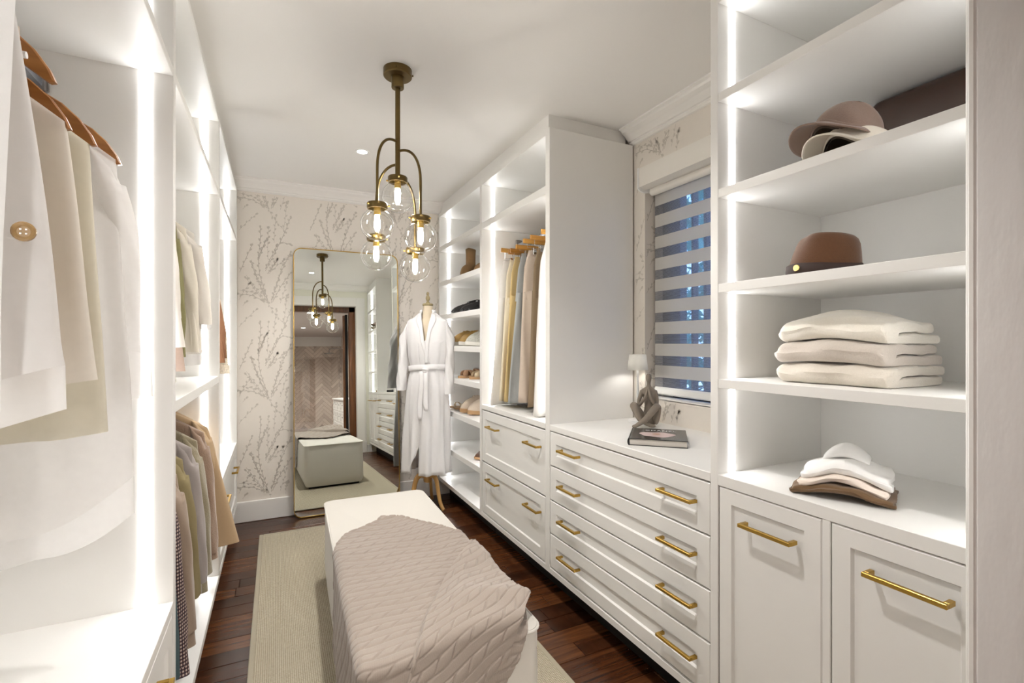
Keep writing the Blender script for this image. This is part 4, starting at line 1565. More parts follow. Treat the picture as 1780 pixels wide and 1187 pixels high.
# ------------------------------------------------------------------ trousers on clip hangers
def trousers(name, label, y, zt_, zb, m, seed, xc=1.53, wx=.20, flare=.23, thick=.045, skirt=False, cat='trousers', sway=0.0, cuffm=None):
    g = thing(name, (xc, y, zt_), label, cat, 'trousers hanging in the right tower')
    rg = np.random.default_rng(seed)
    N = 56
    a = np.linspace(0, 2 * PI, N, endpoint=False)
    ca, sa = np.cos(a), np.sin(a)
    ph = rg.uniform(0, 6, 6)

    def ring(cx, cy_, hw, h, z, f, t):
        x = np.sign(ca) * np.abs(ca) ** .8 * hw
        q = f * (np.sin(x / hw * 4.5 + ph[0] + t) + .5 * np.sin(x / hw * 9 + ph[1] - 2 * t))
        yy = np.sign(sa) * np.abs(sa) ** .8 * h + q
        return np.stack([x + cx, yy + cy_, np.full(N, z) + .003 * np.sin(a * 3 + ph[2])], 1).tolist()
    zc = zb if skirt else zt_ - .30
    rr = []
    for k in range(13):
        t = k / 12
        z = zt_ + (zc - zt_) * t
        hw = wx * (.88 + .12 * min(1, t * 3)) + ((flare - wx) * t if skirt else .02 * t)
        rr.append(ring(xc, y + sway * t * .3, hw, .012 + (thick - .012) * min(1, t * 1.4), z, .004 + .010 * t, t))
    MB().loft(rr, True, True, False).build('waist_and_hips' if not skirt else 'skirt_body', m, g, True, 0)
    wb_ = [ring(xc, y, wx * .895, .0135, z, 0, 0) for z in (zt_ + .002, zt_ - .034)]
    MB().loft(wb_, True, True, False).build('waistband', m, g, True, 0)
    if not skirt:
        for s in (-1, 1):
            rr = []
            for k in range(17):
                t = k / 16
                z = zc + .05 + (zb - zc - .05) * t
                hw = (wx + .02) * .50 + (flare - wx) * .35 * t
                rr.append(ring(xc + s * ((wx + .02) * .50 - .004 + (flare - wx - .02) * .62 * t), y + sway * t + s * .004, hw, thick * (.95 + .1 * t), z, .008 + .006 * t, 1 + t * 2 + s))
            MB().loft(rr, True, True, True).build('trouser_leg', m, g, True, 0)
    return g


def clip_hanger(x0, x1, y, zbar, rail_z, label, clipz):
    h = localthing('clip_hanger', ((x0 + x1) / 2, y, zbar), label, 'hanger', 'wooden clip hangers in the right tower')
    w = (x1 - x0) / 2
    MB().box(-w, w, -.007, .007, -.014, .014, .003).build('wooden_bar', 'hangf', h)
    r = .021
    zc = rail_z - zbar + .018 - r
    P = [(0, 0, .010), (0, 0, zc - r - .004)] + [(r * math.cos(R(-60 + 250 * k / 10)), 0, zc + r * math.sin(R(-60 + 250 * k / 10))) for k in range(11)]
    MB().tube(P, .002, 8).build('hook', 'chrome', h, True)
    wz = clipz - zbar
    MB().tube([(-w + .03, 0, -.012), (-w + .03, 0, wz + .022), (w - .03, 0, wz + .022), (w - .03, 0, -.012)], .0016, 6).build('wire', 'chrome', h)
    for s in (-1, 1):
        c = MB()
        xx = s * (w - .075)
        c.box(xx - .011, xx + .011, -.013, -.008, wz - .016, wz + .026, .0015)
        c.box(xx - .011, xx + .011, .008, .013, wz - .016, wz + .026, .0015)
        c.tube([(xx - .008, 0, wz + .016), (xx + .008, 0, wz + .016)], .007, 8)
        c.build('clip', 'chrome', h)


TR = [  # y, bar z, waist z, hem z, material, name, label, flare, waist half width, bar half length
    (2.915, 1.918, 1.850, .892, 'whlin', 'wide_trousers', 'white wide linen trousers farthest on the right rail', .248, .172, .185, 0),
    (2.845, 1.895, 1.840, .925, 'crlin', 'cream_trousers', 'cream linen trousers beside the white pair', .235, .172, .165, 0),
    (2.775, 1.892, 1.850, .925, 'ylin', 'yellow_trousers', 'butter yellow trousers between cream and grey blue pairs', .225, .168, .185, 0),
    (2.690, 1.900, 1.862, .925, 'jeans', 'denim_trousers', 'pale grey blue denim trousers in middle of right rail', .232, .165, .187, .01),
    (2.590, 1.918, 1.862, .945, 'blin', 'blush_trousers', 'blush beige linen trousers with frayed hem', .218, .168, .187, 0),
    (2.505, 1.923, 1.862, .925, 'brlin', 'tan_trousers', 'dark tan linen trousers in shadow beside the blush pair', .205, .150, .185, 0),
    (2.375, 1.930, 1.868, .892, 'whlin', 'white_trousers', 'white trousers nearest the tall side panel', .235, .175, .185, 0),
]
for i, (yy, zb_, zw, zh, m_, nm, lb, fl_, wx_, hb_, sw) in enumerate(TR):
    trousers(nm, lb, yy, zw, zh, m_, 60 + i, xc=1.515 if i == 0 else 1.53, flare=fl_, wx=wx_, sway=sw, thick=.030)
    clip_hanger(1.53 - hb_, 1.53 + hb_, yy, zb_, 1.985, 'clip hanger holding the ' + lb.split(' trousers')[0] + ' trousers', zw - .006)

# ------------------------------------------------------------------ mannequin and robe
MX, MY = 1.078, 3.715
mq = thing('mannequin', (MX, MY, 0), 'linen tailor mannequin on honey wood tripod wearing the white robe', 'mannequin')
tr_ = MB()
prof = [(.055, .078, 1.575, 0), (.057, .060, 1.53, 0), (.062, .062, 1.495, 0), (.10, .07, 1.475, .0), (.165, .085, 1.44, 0), (.165, .10, 1.36, 0), (.160, .115, 1.28, -.01), (.140, .10, 1.18, -.005),
        (.118, .09, 1.10, 0), (.135, .10, 1.02, .005), (.165, .115, .92, .01), (.16, .115, .82, .01), (.14, .10, .76, 0)]
prof = [(a * (.84 if z < 1.49 else 1), b * (.78 if z < 1.49 else 1), z, d) for a, b, z, d in prof]
prof[0] = (.0365, .0365, 1.592, 0)
prof[1] = (.038, .038, 1.55, 0)
prof[2] = (.046, .046, 1.50, 0)
K = 36
yawm = R(-27)
cs, sn = math.cos(yawm), math.sin(yawm)


def mrot(x, y_):
    return (MX + x * cs - y_ * sn, MY + x * sn + y_ * cs)


rings = []
for rx, ry, z, dy in prof:
    rings.append([(*mrot(rx * math.cos(2 * PI * k / K), dy + ry * math.sin(2 * PI * k / K)), z) for k in range(K)])
tr_.loft(rings, True, True, True)
tr_.build('torso', 'bone', mq, True)
MB().lathe([(.0, 1.592), (.039, 1.592), (.042, 1.597), (.042, 1.604), (.036, 1.611), (.0, 1.614)], MX, MY, 28, False, False).build('neck_cap', 'finial', mq, True)
MB().lathe([(.0, 1.612), (.017, 1.614), (.013, 1.622), (.008, 1.628), (.015, 1.642), (.018, 1.654), (.013, 1.668), (.008, 1.676), (.011, 1.684), (.010, 1.695), (.006, 1.702), (.0, 1.704)], MX, MY, 20, False, False).build('finial', 'finial', mq, True)
MB().tube([(MX, MY, .20), (MX, MY, .80)], .016, 14).build('post', 'oak', mq, True)
MB().lathe([(.0, .205), (.030, .205), (.034, .212), (.034, .285), (.028, .292), (.0, .292)], MX, MY, 22, False, False).build('hub', 'oak', mq, True)
for a in (-64, 186, 62):
    d = Vector((math.cos(R(a)), math.sin(R(a)), 0))
    c = Vector((MX, MY, 0))
    p = bez(c + d * .025 + Vector((0, 0, .262)), c + d * .145 + Vector((0, 0, .30)), c + d * .085 + Vector((0, 0, .09)), c + d * .180 + Vector((0, 0, .016)), 16)
    rr = []
    w = d.cross(Vector((0, 0, 1)))
    for i, q in enumerate(p):
        q = Vector(q)
        t = (Vector(p[min(i + 1, 16)]) - Vector(p[max(i - 1, 0)])).normalized()
        n = t.cross(w).normalized()
        h = .024 - .009 * i / 16
        b = .0125
        rr.append([q + n * h * math.cos(2 * PI * k / 12) + w * b * math.sin(2 * PI * k / 12) for k in range(12)])
    MB().loft(rr, True, True, True).build('leg', 'oak', mq, True)

rb = thing('robe', (MX, MY, .3), 'long white linen robe with tied belt on the mannequin', 'robe')


def robe_ring(z, g0, g1, n=90):
    """open ring from the left front edge g0 round the back to the right front edge g1, angles measured from the front"""
    zz = [1.535, 1.50, 1.475, 1.44, 1.38, 1.30, 1.20, 1.12, 1.09, 1.05, .95, .80, .55, .28]
    hx = [.070, .110, .165, .185, .188, .183, .170, .150, .146, .156, .176, .184, .190, .196]
    hy = [.062, .072, .085, .098, .112, .122, .118, .106, .102, .110, .128, .132, .136, .142]
    a_ = np.interp(z, zz[::-1], hx[::-1]) * (.90 if z < 1.44 else .90 + .10 * min(1, (z - 1.44) / .06))
    b_ = np.interp(z, zz[::-1], hy[::-1])
    th = np.linspace(g0, g1, n)
    f = np.clip((1.42 - z) / .3, 0, 1) * .005 + np.clip((1.06 - z) / .5, 0, 1) * .010
    wv = 1 + f / .15 * (np.sin(th * 9 + z * 2.2) + .5 * np.sin(th * 17 - z * 3) + .4 * np.sin(th * 5 + 2))
    pinch = 1 - .02 * np.exp(-((z - 1.10) / .03) ** 2)
    x = a_ * np.sin(th) * wv * pinch
    y_ = -b_ * np.cos(th) * wv * pinch
    return [(*mrot(px, py), z) for px, py in zip(x, y_)]


def vneck(z):
    t = (z - 1.30) / .235
    hx_ = float(np.interp(z, [1.30, 1.38, 1.44, 1.475, 1.50, 1.535], [.183, .188, .185, .165, .110, .070]))
    return math.asin(min(.95, (.004 + .036 * t) / hx_)), 2 * PI - math.asin(min(.95, (.004 + .040 * t) / hx_))


zl = np.concatenate([np.linspace(1.535, 1.44, 10), np.linspace(1.42, 1.08, 18), np.linspace(1.06, .285, 30)])
rg_ = []
for z in zl:
    if z > 1.30:      # V neck
        g0, g1 = vneck(z)
    elif z > .66:     # overlapped front
        g0, g1 = -.32, 2 * PI - .02
    else:             # slit opening towards the hem, left of centre
        t = (.66 - z) / .38
        g0, g1 = -.32 + .03 * t, 2 * PI - .02 - .72 * t
    r_ = robe_ring(z, g0, g1)
    rg_.append(r_)
# hem a little lower on the right panel
rbm = MB().loft(rg_, False)
o = rbm.build('robe_body', 'robe', rb, True, 0)
sm = o.modifiers.new('thickness', 'SOLIDIFY')
sm.thickness = .003
# neck band along the V
for s in (0, 1):
    cr = []
    for z in np.linspace(1.535, 1.14, 22):
        if z > 1.30:
            g = vneck(z)[s]
        else:
            g = (.02 - .05 * (1.30 - z) / .16) if s == 0 else (2 * PI - .02 + .30 * (1.30 - z) / .16)
        w = .17 if z < 1.40 else .17 + (z - 1.40) * 2.2
        q = robe_ring(z, min(g, g + (w if s == 0 else -w)), max(g, g + (w if s == 0 else -w)), 5)
        off = .004 + (.002 if s == 0 else .0)
        cr.append([(p[0] - off * sn * 0 - off * .24, p[1] - off, p[2]) for p in q])
    b = MB().loft(cr, False).build('neck_band', 'robe', rb, True, 0)
    sm = b.modifiers.new('thickness', 'SOLIDIFY')
    sm.thickness = .003
nb = []
for k in range(21):
    a = R(40 + 280 * k / 20)
    nb.append([(*mrot(.064 * math.sin(a) * w, -.050 * math.cos(a) * w), z) for w, z in ((1.1, 1.520), (1.02, 1.545), (.94, 1.560))])
b = MB().loft(nb, False).build('back_collar', 'robe', rb, True, 0)
b.modifiers.new('thickness', 'SOLIDIFY').thickness = .004
for s, L, ox in ((1, .56, -.012), (-1, .53, .020)):
    rr = []
    K = 28
    for q in range(27):
        t = q / 26
        rw = .050 + .012 * t
        x = s * (.150 + .032 * min(1, t * 4) + ox * t)
        y_ = -.01 - .015 * t + .006 * math.sin(4 * t)
        z = 1.462 - L * t
        a_ = np.linspace(0, 2 * PI, K, endpoint=False)
        wv = .0035 * np.sin(a_ * 3 + t * 12) + .003 * np.sin(a_ * 5 - t * 19)
        k0 = .55 + .45 * min(1, t * 5)
        px = x + (rw * .62 * k0 + wv) * np.cos(a_)
        py = y_ + (rw * .95 * k0 + wv) * np.sin(a_)
        rr.append([(*mrot(float(u), float(v_)), float(z + .028 * (1 - min(1, t * 5)) * -s * c)) for u, v_, c in zip(px, py, np.cos(a_))])
    MB().loft(rr, True, True, False).build('sleeve', 'robe', rb, True, 0)
# belt
bt = []
for z in (1.118, 1.122, 1.092, 1.078, 1.082):
    off = 1.0
    ring = robe_ring(z, .0, 2 * PI, 60)[:-1]
    k = 1.10 if z in (1.122, 1.092, 1.078) else 1.02
    bt.append([(MX + (p[0] - MX) * k, MY + (p[1] - MY) * k, p[2] + .014 * math.sin(i * .11 + 1)) for i, p in enumerate(ring)])
MB().loft(bt, True).build('belt', 'robe', rb, True, 0)
kn = MB()
fx, fy = mrot(.004, -.128)
sph(kn, (fx, fy, 1.092), .026, 14, 10, .72)
for q in range(len(kn.v)):
    p = kn.v[q]
    kn.v[q] = (p[0] + .004 * math.sin(p[2] * 220), p[1] + .004 * math.sin(p[2] * 260 + 1), p[2])
kn.build('belt_knot', 'robe', rb, True)
for dx, L, w, sw in ((-.022, .37, .019, -.010), (.006, .30, .018, .012)):
    rr = []
    for k in range(15):
        t = k / 14
        px = dx + sw * t + .004 * math.sin(t * 7)
        py = -.142 - .020 * min(1, t * 3) - .004 * math.sin(t * 9)
        z = 1.085 - L * t
        ww = w * (1 if t < .9 else 1 - (t - .9) * 4)
        rr.append([(*mrot(px - ww, py), z), (*mrot(px - ww * .3, py - .004), z), (*mrot(px + ww * .4, py + .002), z), (*mrot(px + ww, py - .002), z)])
    b = MB().loft(rr, False).build('belt_tail', 'robe', rb, True, 0)
    b.modifiers.new('thickness', 'SOLIDIFY').thickness = .003


# ------------------------------------------------------------------ shoes
def sole_outline(L, W, point=.0, n=36):
    """toe at x = 0, heel at x = L"""
    P = []
    for k in range(n):
        a = 2 * PI * k / n
        c, s = math.cos(a), math.sin(a)
        x = L / 2 - c * L / 2
        t = x / L
        w = W * (np.interp(t, [0, .08, .30, .58, .82, 1], [.55 - point * .35, .80 - point * .3, 1.0 - point * .08, .74, .72, .55]))
        y_ = math.copysign(abs(s) ** .62, s) * w
        P.append((x, y_))
    return P


def shoe(kind, x, y, z, side, m, msole, label, group, L=.27, rz=0.0, name='shoe'):
    """toe points to -x (towards the aisle)"""
    t = localthing(name, (x, y, z), label, 'shoe', group, rz)
    W = .043 if kind != 'pump' else .038
    ol = sole_outline(L, W, .8 if kind in ('pump', 'boot') else 0.0)
    hs = {'sneaker': .026, 'runner': .030, 'boot': .022, 'pump': .010, 'sandal': .018, 'strappy': .014, 'loafer': .016}[kind]
    sm = MB()

    def zl(px):
        return .012 * (1 - px / L) ** 3 if kind != 'sandal' else 0
    r0 = [(p[0], p[1] * .94, zl(p[0])) for p in ol]
    r1 = [(p[0], p[1] * 1.02, zl(p[0]) + hs * .3) for p in ol]
    r2 = [(p[0], p[1] * 1.0, zl(p[0]) + hs * (1.25 if p[0] > L * .6 and kind in ('sneaker', 'runner') else 1)) for p in ol]
    r3 = [(L / 2 + (p[0] - L / 2) * .96, p[1] * .94, q[2]) for p, q in zip(ol, r2)]
    def heel_up(mb):
        if kind == 'pump':
            for i, p in enumerate(mb.v):
                q = min(1, max(0, (p[0] / L - .30) / .55))
                mb.v[i] = (p[0], p[1], p[2] + .062 * q * q * (3 - 2 * q))
        return mb
    sm.loft([r0, r1, r2, r3], True, True, True)
    heel_up(sm)
    if kind == 'pump':
        MB().tube([(L * .93, 0, .068), (L * .935, 0, .035), (L * .94, 0, 0)], [.020, .012, .010], 12).build('heel', m, t, True, 50)
    sm.build('sole', msole, t, True, 50)
    if kind in ('sneaker', 'runner', 'boot', 'pump', 'loafer'):
        H = {'sneaker': .092, 'runner': .098, 'boot': .085, 'pump': .060, 'loafer': .062}[kind]
        cx_, cl_, cw_ = {'sneaker': (.72, .21, .62), 'runner': (.72, .20, .60), 'boot': (.80, .175, .95), 'pump': (.66, .30, .62), 'loafer': (.68, .26, .62)}[kind]
        rings = []
        S_ = 12
        for k in range(S_ + 1):
            s = k / S_
            ring = []
            for p, q in zip(ol, r2):
                a = math.atan2(p[1] / W, (p[0] - L * .5) / (L / 2))
                tx = L * cx_ + math.cos(a) * L * cl_
                ty = math.sin(a) * W * cw_
                toe = max(0, 1 - p[0] / (L * .62))
                e = s ** (1.0 + .35 * toe)
                px = p[0] * .98 + .01 * L + (tx - p[0]) * e
                py = p[1] * .97 + (ty - p[1]) * s ** 1.2 + (.004 * math.sin(PI * s) * (1 if p[1] > 0 else -1))
                Hh = H * (1.12 if p[0] > L * .8 else 1.0)
                if kind == 'pump' and p[0] > L * .55:
                    Hh = H * .92
                pz = q[2] - .002 + Hh * (toe * (.42 * (1 - (1 - s) ** 3) + .58 * s ** 1.15) + (1 - toe) * s)
                ring.append((px, py, pz))
            rings.append(ring)
        # turned-in collar
        if kind == 'boot':
            for q, w in ((.3, .97), (.65, .98), (1.0, 1.05)):
                rings.append([(L * cx_ + (p[0] - L * cx_) * w, p[1] * w, p[2] + .125 * q) for p in rings[S_]])
        last = rings[-1]
        cxm_ = L * cx_
        rings.append([(cxm_ + (p[0] - cxm_) * .90, p[1] * .86, p[2] - .004) for p in last])
        rings.append([(cxm_ + (p[0] - cxm_) * .82, p[1] * .75, p[2] - .03) for p in last])
        heel_up(MB().loft(rings, True, False, True)).build('upper', m, t, True, 0)
        if kind in ('sneaker', 'runner'):
            lc = MB()
            for k in range(5):
                f = k / 4
                x0 = L * (.27 + .20 * f)
                zz = hs + H * (.42 + .48 * f) + .004
                w = W * (.50 - .08 * f)
                lc.tube([(x0 - .004, -w, zz - .004), (x0, -w * .4, zz + .006), (x0 + .010, w * .4, zz + .007), (x0 + .012, w, zz - .003)], .0034, 6)
                lc.tube([(x0 - .004, w, zz - .004), (x0, w * .4, zz + .006), (x0 + .010, -w * .4, zz + .007), (x0 + .012, -w, zz - .003)], .0034, 6)
            lc.build('laces', 'lace', t, True)
            MB().box(L * .40, L * .52, -W * .36, W * .36, hs + H * .84, hs + H * 1.06, .004).build('tongue', m, t)
        if kind == 'pump':
            heel_up(MB().tube([(L * .34, -W * .70, hs + H * .46), (L * .43, -W * .25, hs + H * .80), (L * .43, W * .25, hs + H * .80), (L * .34, W * .70, hs + H * .46)], .0022, 6)).build('chain_trim', 'gold', t, True)
            heel_up(MB().tube([(L * .50, -W * .78, hs + H * .55), (L * .57, -W * .52, hs + H * 1.05), (L * .57, W * .52, hs + H * 1.05), (L * .50, W * .78, hs + H * .55)], .006, 8)).build('strap', m, t, True)
        if kind == 'boot':
            MB().box(L * .74, L * .86, W * .62, W * .70, .075, .21, .003).build('side_panel_elastic', 'camel', t)
    else:
        def strap(x0, h, wd, lean=0):
            rr = []
            for k in range(13):
                a = PI * k / 12
                w = W * .98
                rr.append([(x0 - wd / 2 + lean * math.cos(a), w * math.cos(a), hs + h * math.sin(a) ** .7), (x0 + wd / 2 + lean * math.cos(a), w * math.cos(a), hs + h * math.sin(a) ** .7)])
            b = MB().loft(rr, False).build('strap', m, t, True, 0)
            b.modifiers.new('thickness', 'SOLIDIFY').thickness = .003
        if kind == 'sandal':
            strap(L * .28, .042, .040, .030)
            strap(L * .30, .045, .040, -.030)
            strap(L * .56, .055, .034, .0)
        else:
            strap(L * .22, .034, .014, .012)
            strap(L * .30, .040, .012, -.014)
            strap(L * .60, .052, .014, .01)
            mb = MB()
            mb.tube([(L * .62, W * .75, hs), (L * .80, W * .72, hs + .050), (L * .97, 0, hs + .062), (L * .80, -W * .72, hs + .050), (L * .62, -W * .75, hs)], .004, 8)
            mb.build('ankle_strap', m, t, True)
    return t


M['lace'] = mat('cream_laces', (0.72, 0.66, 0.56), 0.85, noise=.05, scale=300)
M['tanboot'] = mat('tan_suede_boot', (0.24, 0.14, 0.06), .85, noise=.12, scale=90, bump=.2, bscale=300)
M['patbk'] = mat('black_patent_leather', (0.014, 0.013, 0.014), .18, noise=.2, scale=30)
M['must'] = mat('mustard_leather', (0.32, 0.188, 0.044), .5, noise=.10, scale=60)
M['snake'] = mat('grey_snake_leather', (0.40, 0.39, 0.34), .5, noise=.55, scale=120)
M['cogn'] = mat('cognac_sandal', (0.323, 0.183, 0.098), .5, noise=.12, scale=60)
M['sandl'] = mat('sand_leather', (0.476, 0.37, 0.242), .5, noise=.10, scale=60)
M['beigk'] = mat('beige_mesh_knit', (0.54, 0.45, 0.36), .8, noise=.08, scale=300)
M['brdk'] = mat('dark_brown_leather', (0.070, 0.030, 0.014), .3, noise=.2, scale=40)
M['solew'] = mat('white_rubber_sole', (0.70, 0.68, 0.62), .6, noise=.03)
M['soleg'] = mat('gum_sole', (0.42, 0.25, 0.12), .6, noise=.08)
GSH = 'shoes in the far right cabinet'
sz = {z: z for z in SHZ}
shoe('boot', 1.278, 3.50, 1.8155, 1, 'tanboot', 'tanboot', 'tan suede ankle boot on the second shelf, farther one of the pair', GSH, L=.235, rz=R(46), name='ankle_boot')
shoe('boot', 1.335, 3.375, 1.8155, -1, 'tanboot', 'tanboot', 'tan suede ankle boot partly hidden behind the cabinet post', GSH, L=.235, rz=R(40), name='ankle_boot')
shoe('pump', 1.275, 3.73, 1.535, 1, 'patbk', 'patbk', 'black patent heeled shoe with chain trim, farther of the pair', GSH, name='heeled_shoe')
shoe('pump', 1.300, 3.60, 1.535, -1, 'patbk', 'patbk', 'black patent heeled shoe with chain trim, nearer the cabinet post', GSH, name='heeled_shoe')
shoe('sneaker', 1.275, 3.74, 1.275, 1, 'must', 'solew', 'mustard leather sneaker with cream laces beside the robe sleeve', GSH, name='sneaker')
shoe('sneaker', 1.300, 3.62, 1.275, -1, 'must', 'solew', 'mustard leather sneaker, inner one of its pair', GSH, name='sneaker')
shoe('sneaker', 1.300, 3.47, 1.275, 1, 'snake', 'solew', 'grey snake-patterned sneaker beside the mustard pair', GSH, name='sneaker')
shoe('sandal', 1.275, 3.56, 1.025, 1, 'cogn', 'soleg', 'cognac crossed-strap sandal on the fourth shelf', GSH, name='sandal')
shoe('sandal', 1.310, 3.41, 1.025, -1, 'sandl', 'soleg', 'sand coloured sandal mostly hidden behind the cabinet post', GSH, name='sandal')
shoe('strappy', 1.275, 3.80, .755, 1, 'sandl', 'soleg', 'strappy sand leather sandal farthest on the fifth shelf', GSH, name='sandal')
shoe('strappy', 1.290, 3.69, .755, -1, 'sandl', 'soleg', 'strappy sand leather sandal beside the beige trainers', GSH, name='sandal')
shoe('runner', 1.275, 3.52, .755, 1, 'beigk', 'soleg', 'beige knit trainer with cream laces, farther of the pair', GSH, name='trainer')
shoe('runner', 1.290, 3.40, .755, -1, 'beigk', 'soleg', 'beige knit trainer with cream laces, nearest the cabinet post', GSH, name='trainer')
shoe('loafer', 1.290, 3.26, .448, 1, 'brdk', 'soleg', 'dark brown leather shoe toe peeping past the cabinet post', GSH, name='loafer')

# ------------------------------------------------------------------ worktop things
# table lamp
LX_, LYY = 1.715, 1.995
la = thing('table_lamp', (LX_, LYY, .885), 'small white table lamp with lit cone shade in worktop corner', 'lamp')
MB().lathe([(.0, .885), (.048, .885), (.048, .893), (.044, .896), (.0, .896)], LX_, LYY, 32, False, False).build('base', 'white', la, True)
MB().tube([(LX_, LYY, .895), (LX_, LYY, 1.215)], .0055, 12).build('stem', 'white', la, True)
b = MB().lathe([(.054, 1.158), (.043, 1.240), (.0, 1.2405)], LX_, LYY, 36, False, False).build('shade', 'shade', la, True, 30)
b.modifiers.new('thickness', 'SOLIDIFY').thickness = .002
lb_ = MB()
sph(lb_, (LX_, LYY, 1.185), .013, 14, 8, 1.0)
lb_.build('bulb', 'lampglow', la, True)

# abstract seated figurine
fg = thing('figurine', (1.665, 1.865, .885), 'taupe clay figurine of a seated cross-legged person on the worktop', 'figurine')


def skin(name, verts, edges, rad, m, parent, sub=2, root=0):
    me = bpy.data.meshes.new(name)
    off = BASE[parent.name]
    me.from_pydata([(v[0] - off.x, v[1] - off.y, v[2] - off.z) for v in verts], edges, [])
    o = bpy.data.objects.new(name, me)
    COL.objects.link(o)
    o.parent = parent
    BASE[o.name] = off
    sk = o.modifiers.new('skin', 'SKIN')
    sk.use_smooth_shade = True
    if not me.skin_vertices:
        me.skin_vertices.new()
    for i, r_ in enumerate(rad):
        me.skin_vertices[0].data[i].radius = r_ if isinstance(r_, tuple) else (r_, r_)
        me.skin_vertices[0].data[i].use_root = (i == root)
    s = o.modifiers.new('sub', 'SUBSURF')
    s.levels = sub
    s.render_levels = sub
    me.materials.append(M[m])
    return o


fo = Vector((1.672, 1.872, .885))
vd = Vector((-.62, -.785, 0)).normalized()      # figure faces the room
rt = Vector((.785, -.62, 0)).normalized()       # photo right


def fp(r_, u_, d_):
    q = fo + rt * r_ + vd * d_ + Vector((0, 0, u_))
    return tuple(q)


V_ = [fp(.012, .030, -.004), fp(.012, .075, -.004), fp(.010, .130, 0), fp(.008, .176, 0), fp(.006, .196, .002), fp(.006, .214, .004),     # spine to neck 0-5
      fp(.005, .240, .006), fp(.005, .264, .006),                                                                                # head 6-7
      fp(-.028, .170, .002), fp(-.042, .126, .004), fp(-.045, .096, .018), fp(-.012, .148, .045), fp(.000, .190, .030),         # left arm: shoulder, elbow up to chin
      fp(.036, .170, .002), fp(.046, .125, .006), fp(.040, .092, .024), fp(.010, .150, .046), fp(.002, .196, .032),             # right arm
      fp(-.016, .028, .010), fp(-.074, .118, .052), fp(-.040, .040, .075), fp(.010, .014, .080), fp(.034, .012, .074),          # left leg: knee high, foot crossing to the right
      fp(.036, .028, .010), fp(.046, .112, .050), fp(-.018, .042, .098), fp(-.062, .013, .104), fp(-.078, .010, .100)]           # right leg crossing in front to the left
E_ = [(0, 1), (1, 2), (2, 3), (3, 4), (4, 5), (5, 6), (6, 7), (3, 8), (8, 9), (9, 10), (10, 11), (11, 12), (3, 13), (13, 14), (14, 15), (15, 16), (16, 17),
      (0, 18), (18, 19), (19, 20), (20, 21), (21, 22), (0, 23), (23, 24), (24, 25), (25, 26), (26, 27)]
R_ = [.034, .028, .026, .024, .010, .0085, .0165, .0125, .013, .0105, .0095, .008, .006, .013, .0105, .0095, .008, .006, .024, .021, .015, .0095, .006, .024, .021, .015, .0095, .006]
skin('seated_body', V_, E_, R_, 'clay', fg)

# book lying on the worktop
bFL, bFR, bBR, bBL = Vector((1.287, 1.552, 0)), Vector((1.451, 1.395, 0)), Vector((1.638, 1.565, 0)), Vector((1.477, 1.724, 0))
bu = (bFR - bFL).normalized()
bv = Vector((-bu.y, bu.x, 0))
BW, BD = .228, .252
bk = localthing('book', (bFL.x, bFL.y, .885), 'black hardback fashion book lying flat on the white worktop', 'book')
bk.rotation_euler = (0, 0, math.atan2(bu.y, bu.x))
MB().box(0, BW, 0, BD, 0, .003, .0008).build('back_cover', 'bookblk', bk)
MB().box(0, BW, 0, BD, .0255, .0290, .0008).build('front_cover', 'bookblk', bk)
MB().box(.004, BW - .004, .004, BD - .003, .003, .0255).build('pages', 'page', bk)
sp_ = MB()
sp_.prism([(0, 0), (-.004, .006), (-.005, .0145), (-.004, .023), (0, .029), (.003, .029), (.003, 0)], 'Y', 0, BD)
sp_.build('spine', 'bookblk', bk)
ov = MB()
ov.add([(.110 + .072 * math.cos(2 * PI * k / 40) * (1 + .10 * math.sin(3 * 2 * PI * k / 40)), .108 + .055 * math.sin(2 * PI * k / 40) * (1 + .12 * math.cos(5 * 2 * PI * k / 40)), .0292) for k in range(40)], [tuple(range(40))])
ov.build('cover_photo', 'blush', bk)
ov = MB()
ov.add([(.106 + .017 * math.cos(2 * PI * k / 24), .118 + .014 * math.sin(2 * PI * k / 24), .0294) for k in range(24)], [tuple(range(24))])
ov.build('cover_photo_centre', 'blush2', bk)
tcu = bpy.data.curves.new('cover_title', 'FONT')
tcu.body = 'CHANEL'
tcu.size = .030
tcu.align_x = 'CENTER'
tcu.extrude = .0001
tcu.space_character = 1.18
tcu.materials.append(M['ink'])
tmp = bpy.data.objects.new('cover_title_curve', tcu)
COL.objects.link(tmp)
bpy.context.view_layer.update()
tme = bpy.data.meshes.new_from_object(tmp.evaluated_get(bpy.context.evaluated_depsgraph_get()))
bpy.data.objects.remove(tmp, do_unlink=True)
tob = bpy.data.objects.new('cover_title', tme)
if not tme.materials:
    tme.materials.append(M['ink'])
COL.objects.link(tob)
tob.parent = bk
tob.location = (.122, .192, .0293)

# ------------------------------------------------------------------ knitwear and hats on the near right shelves


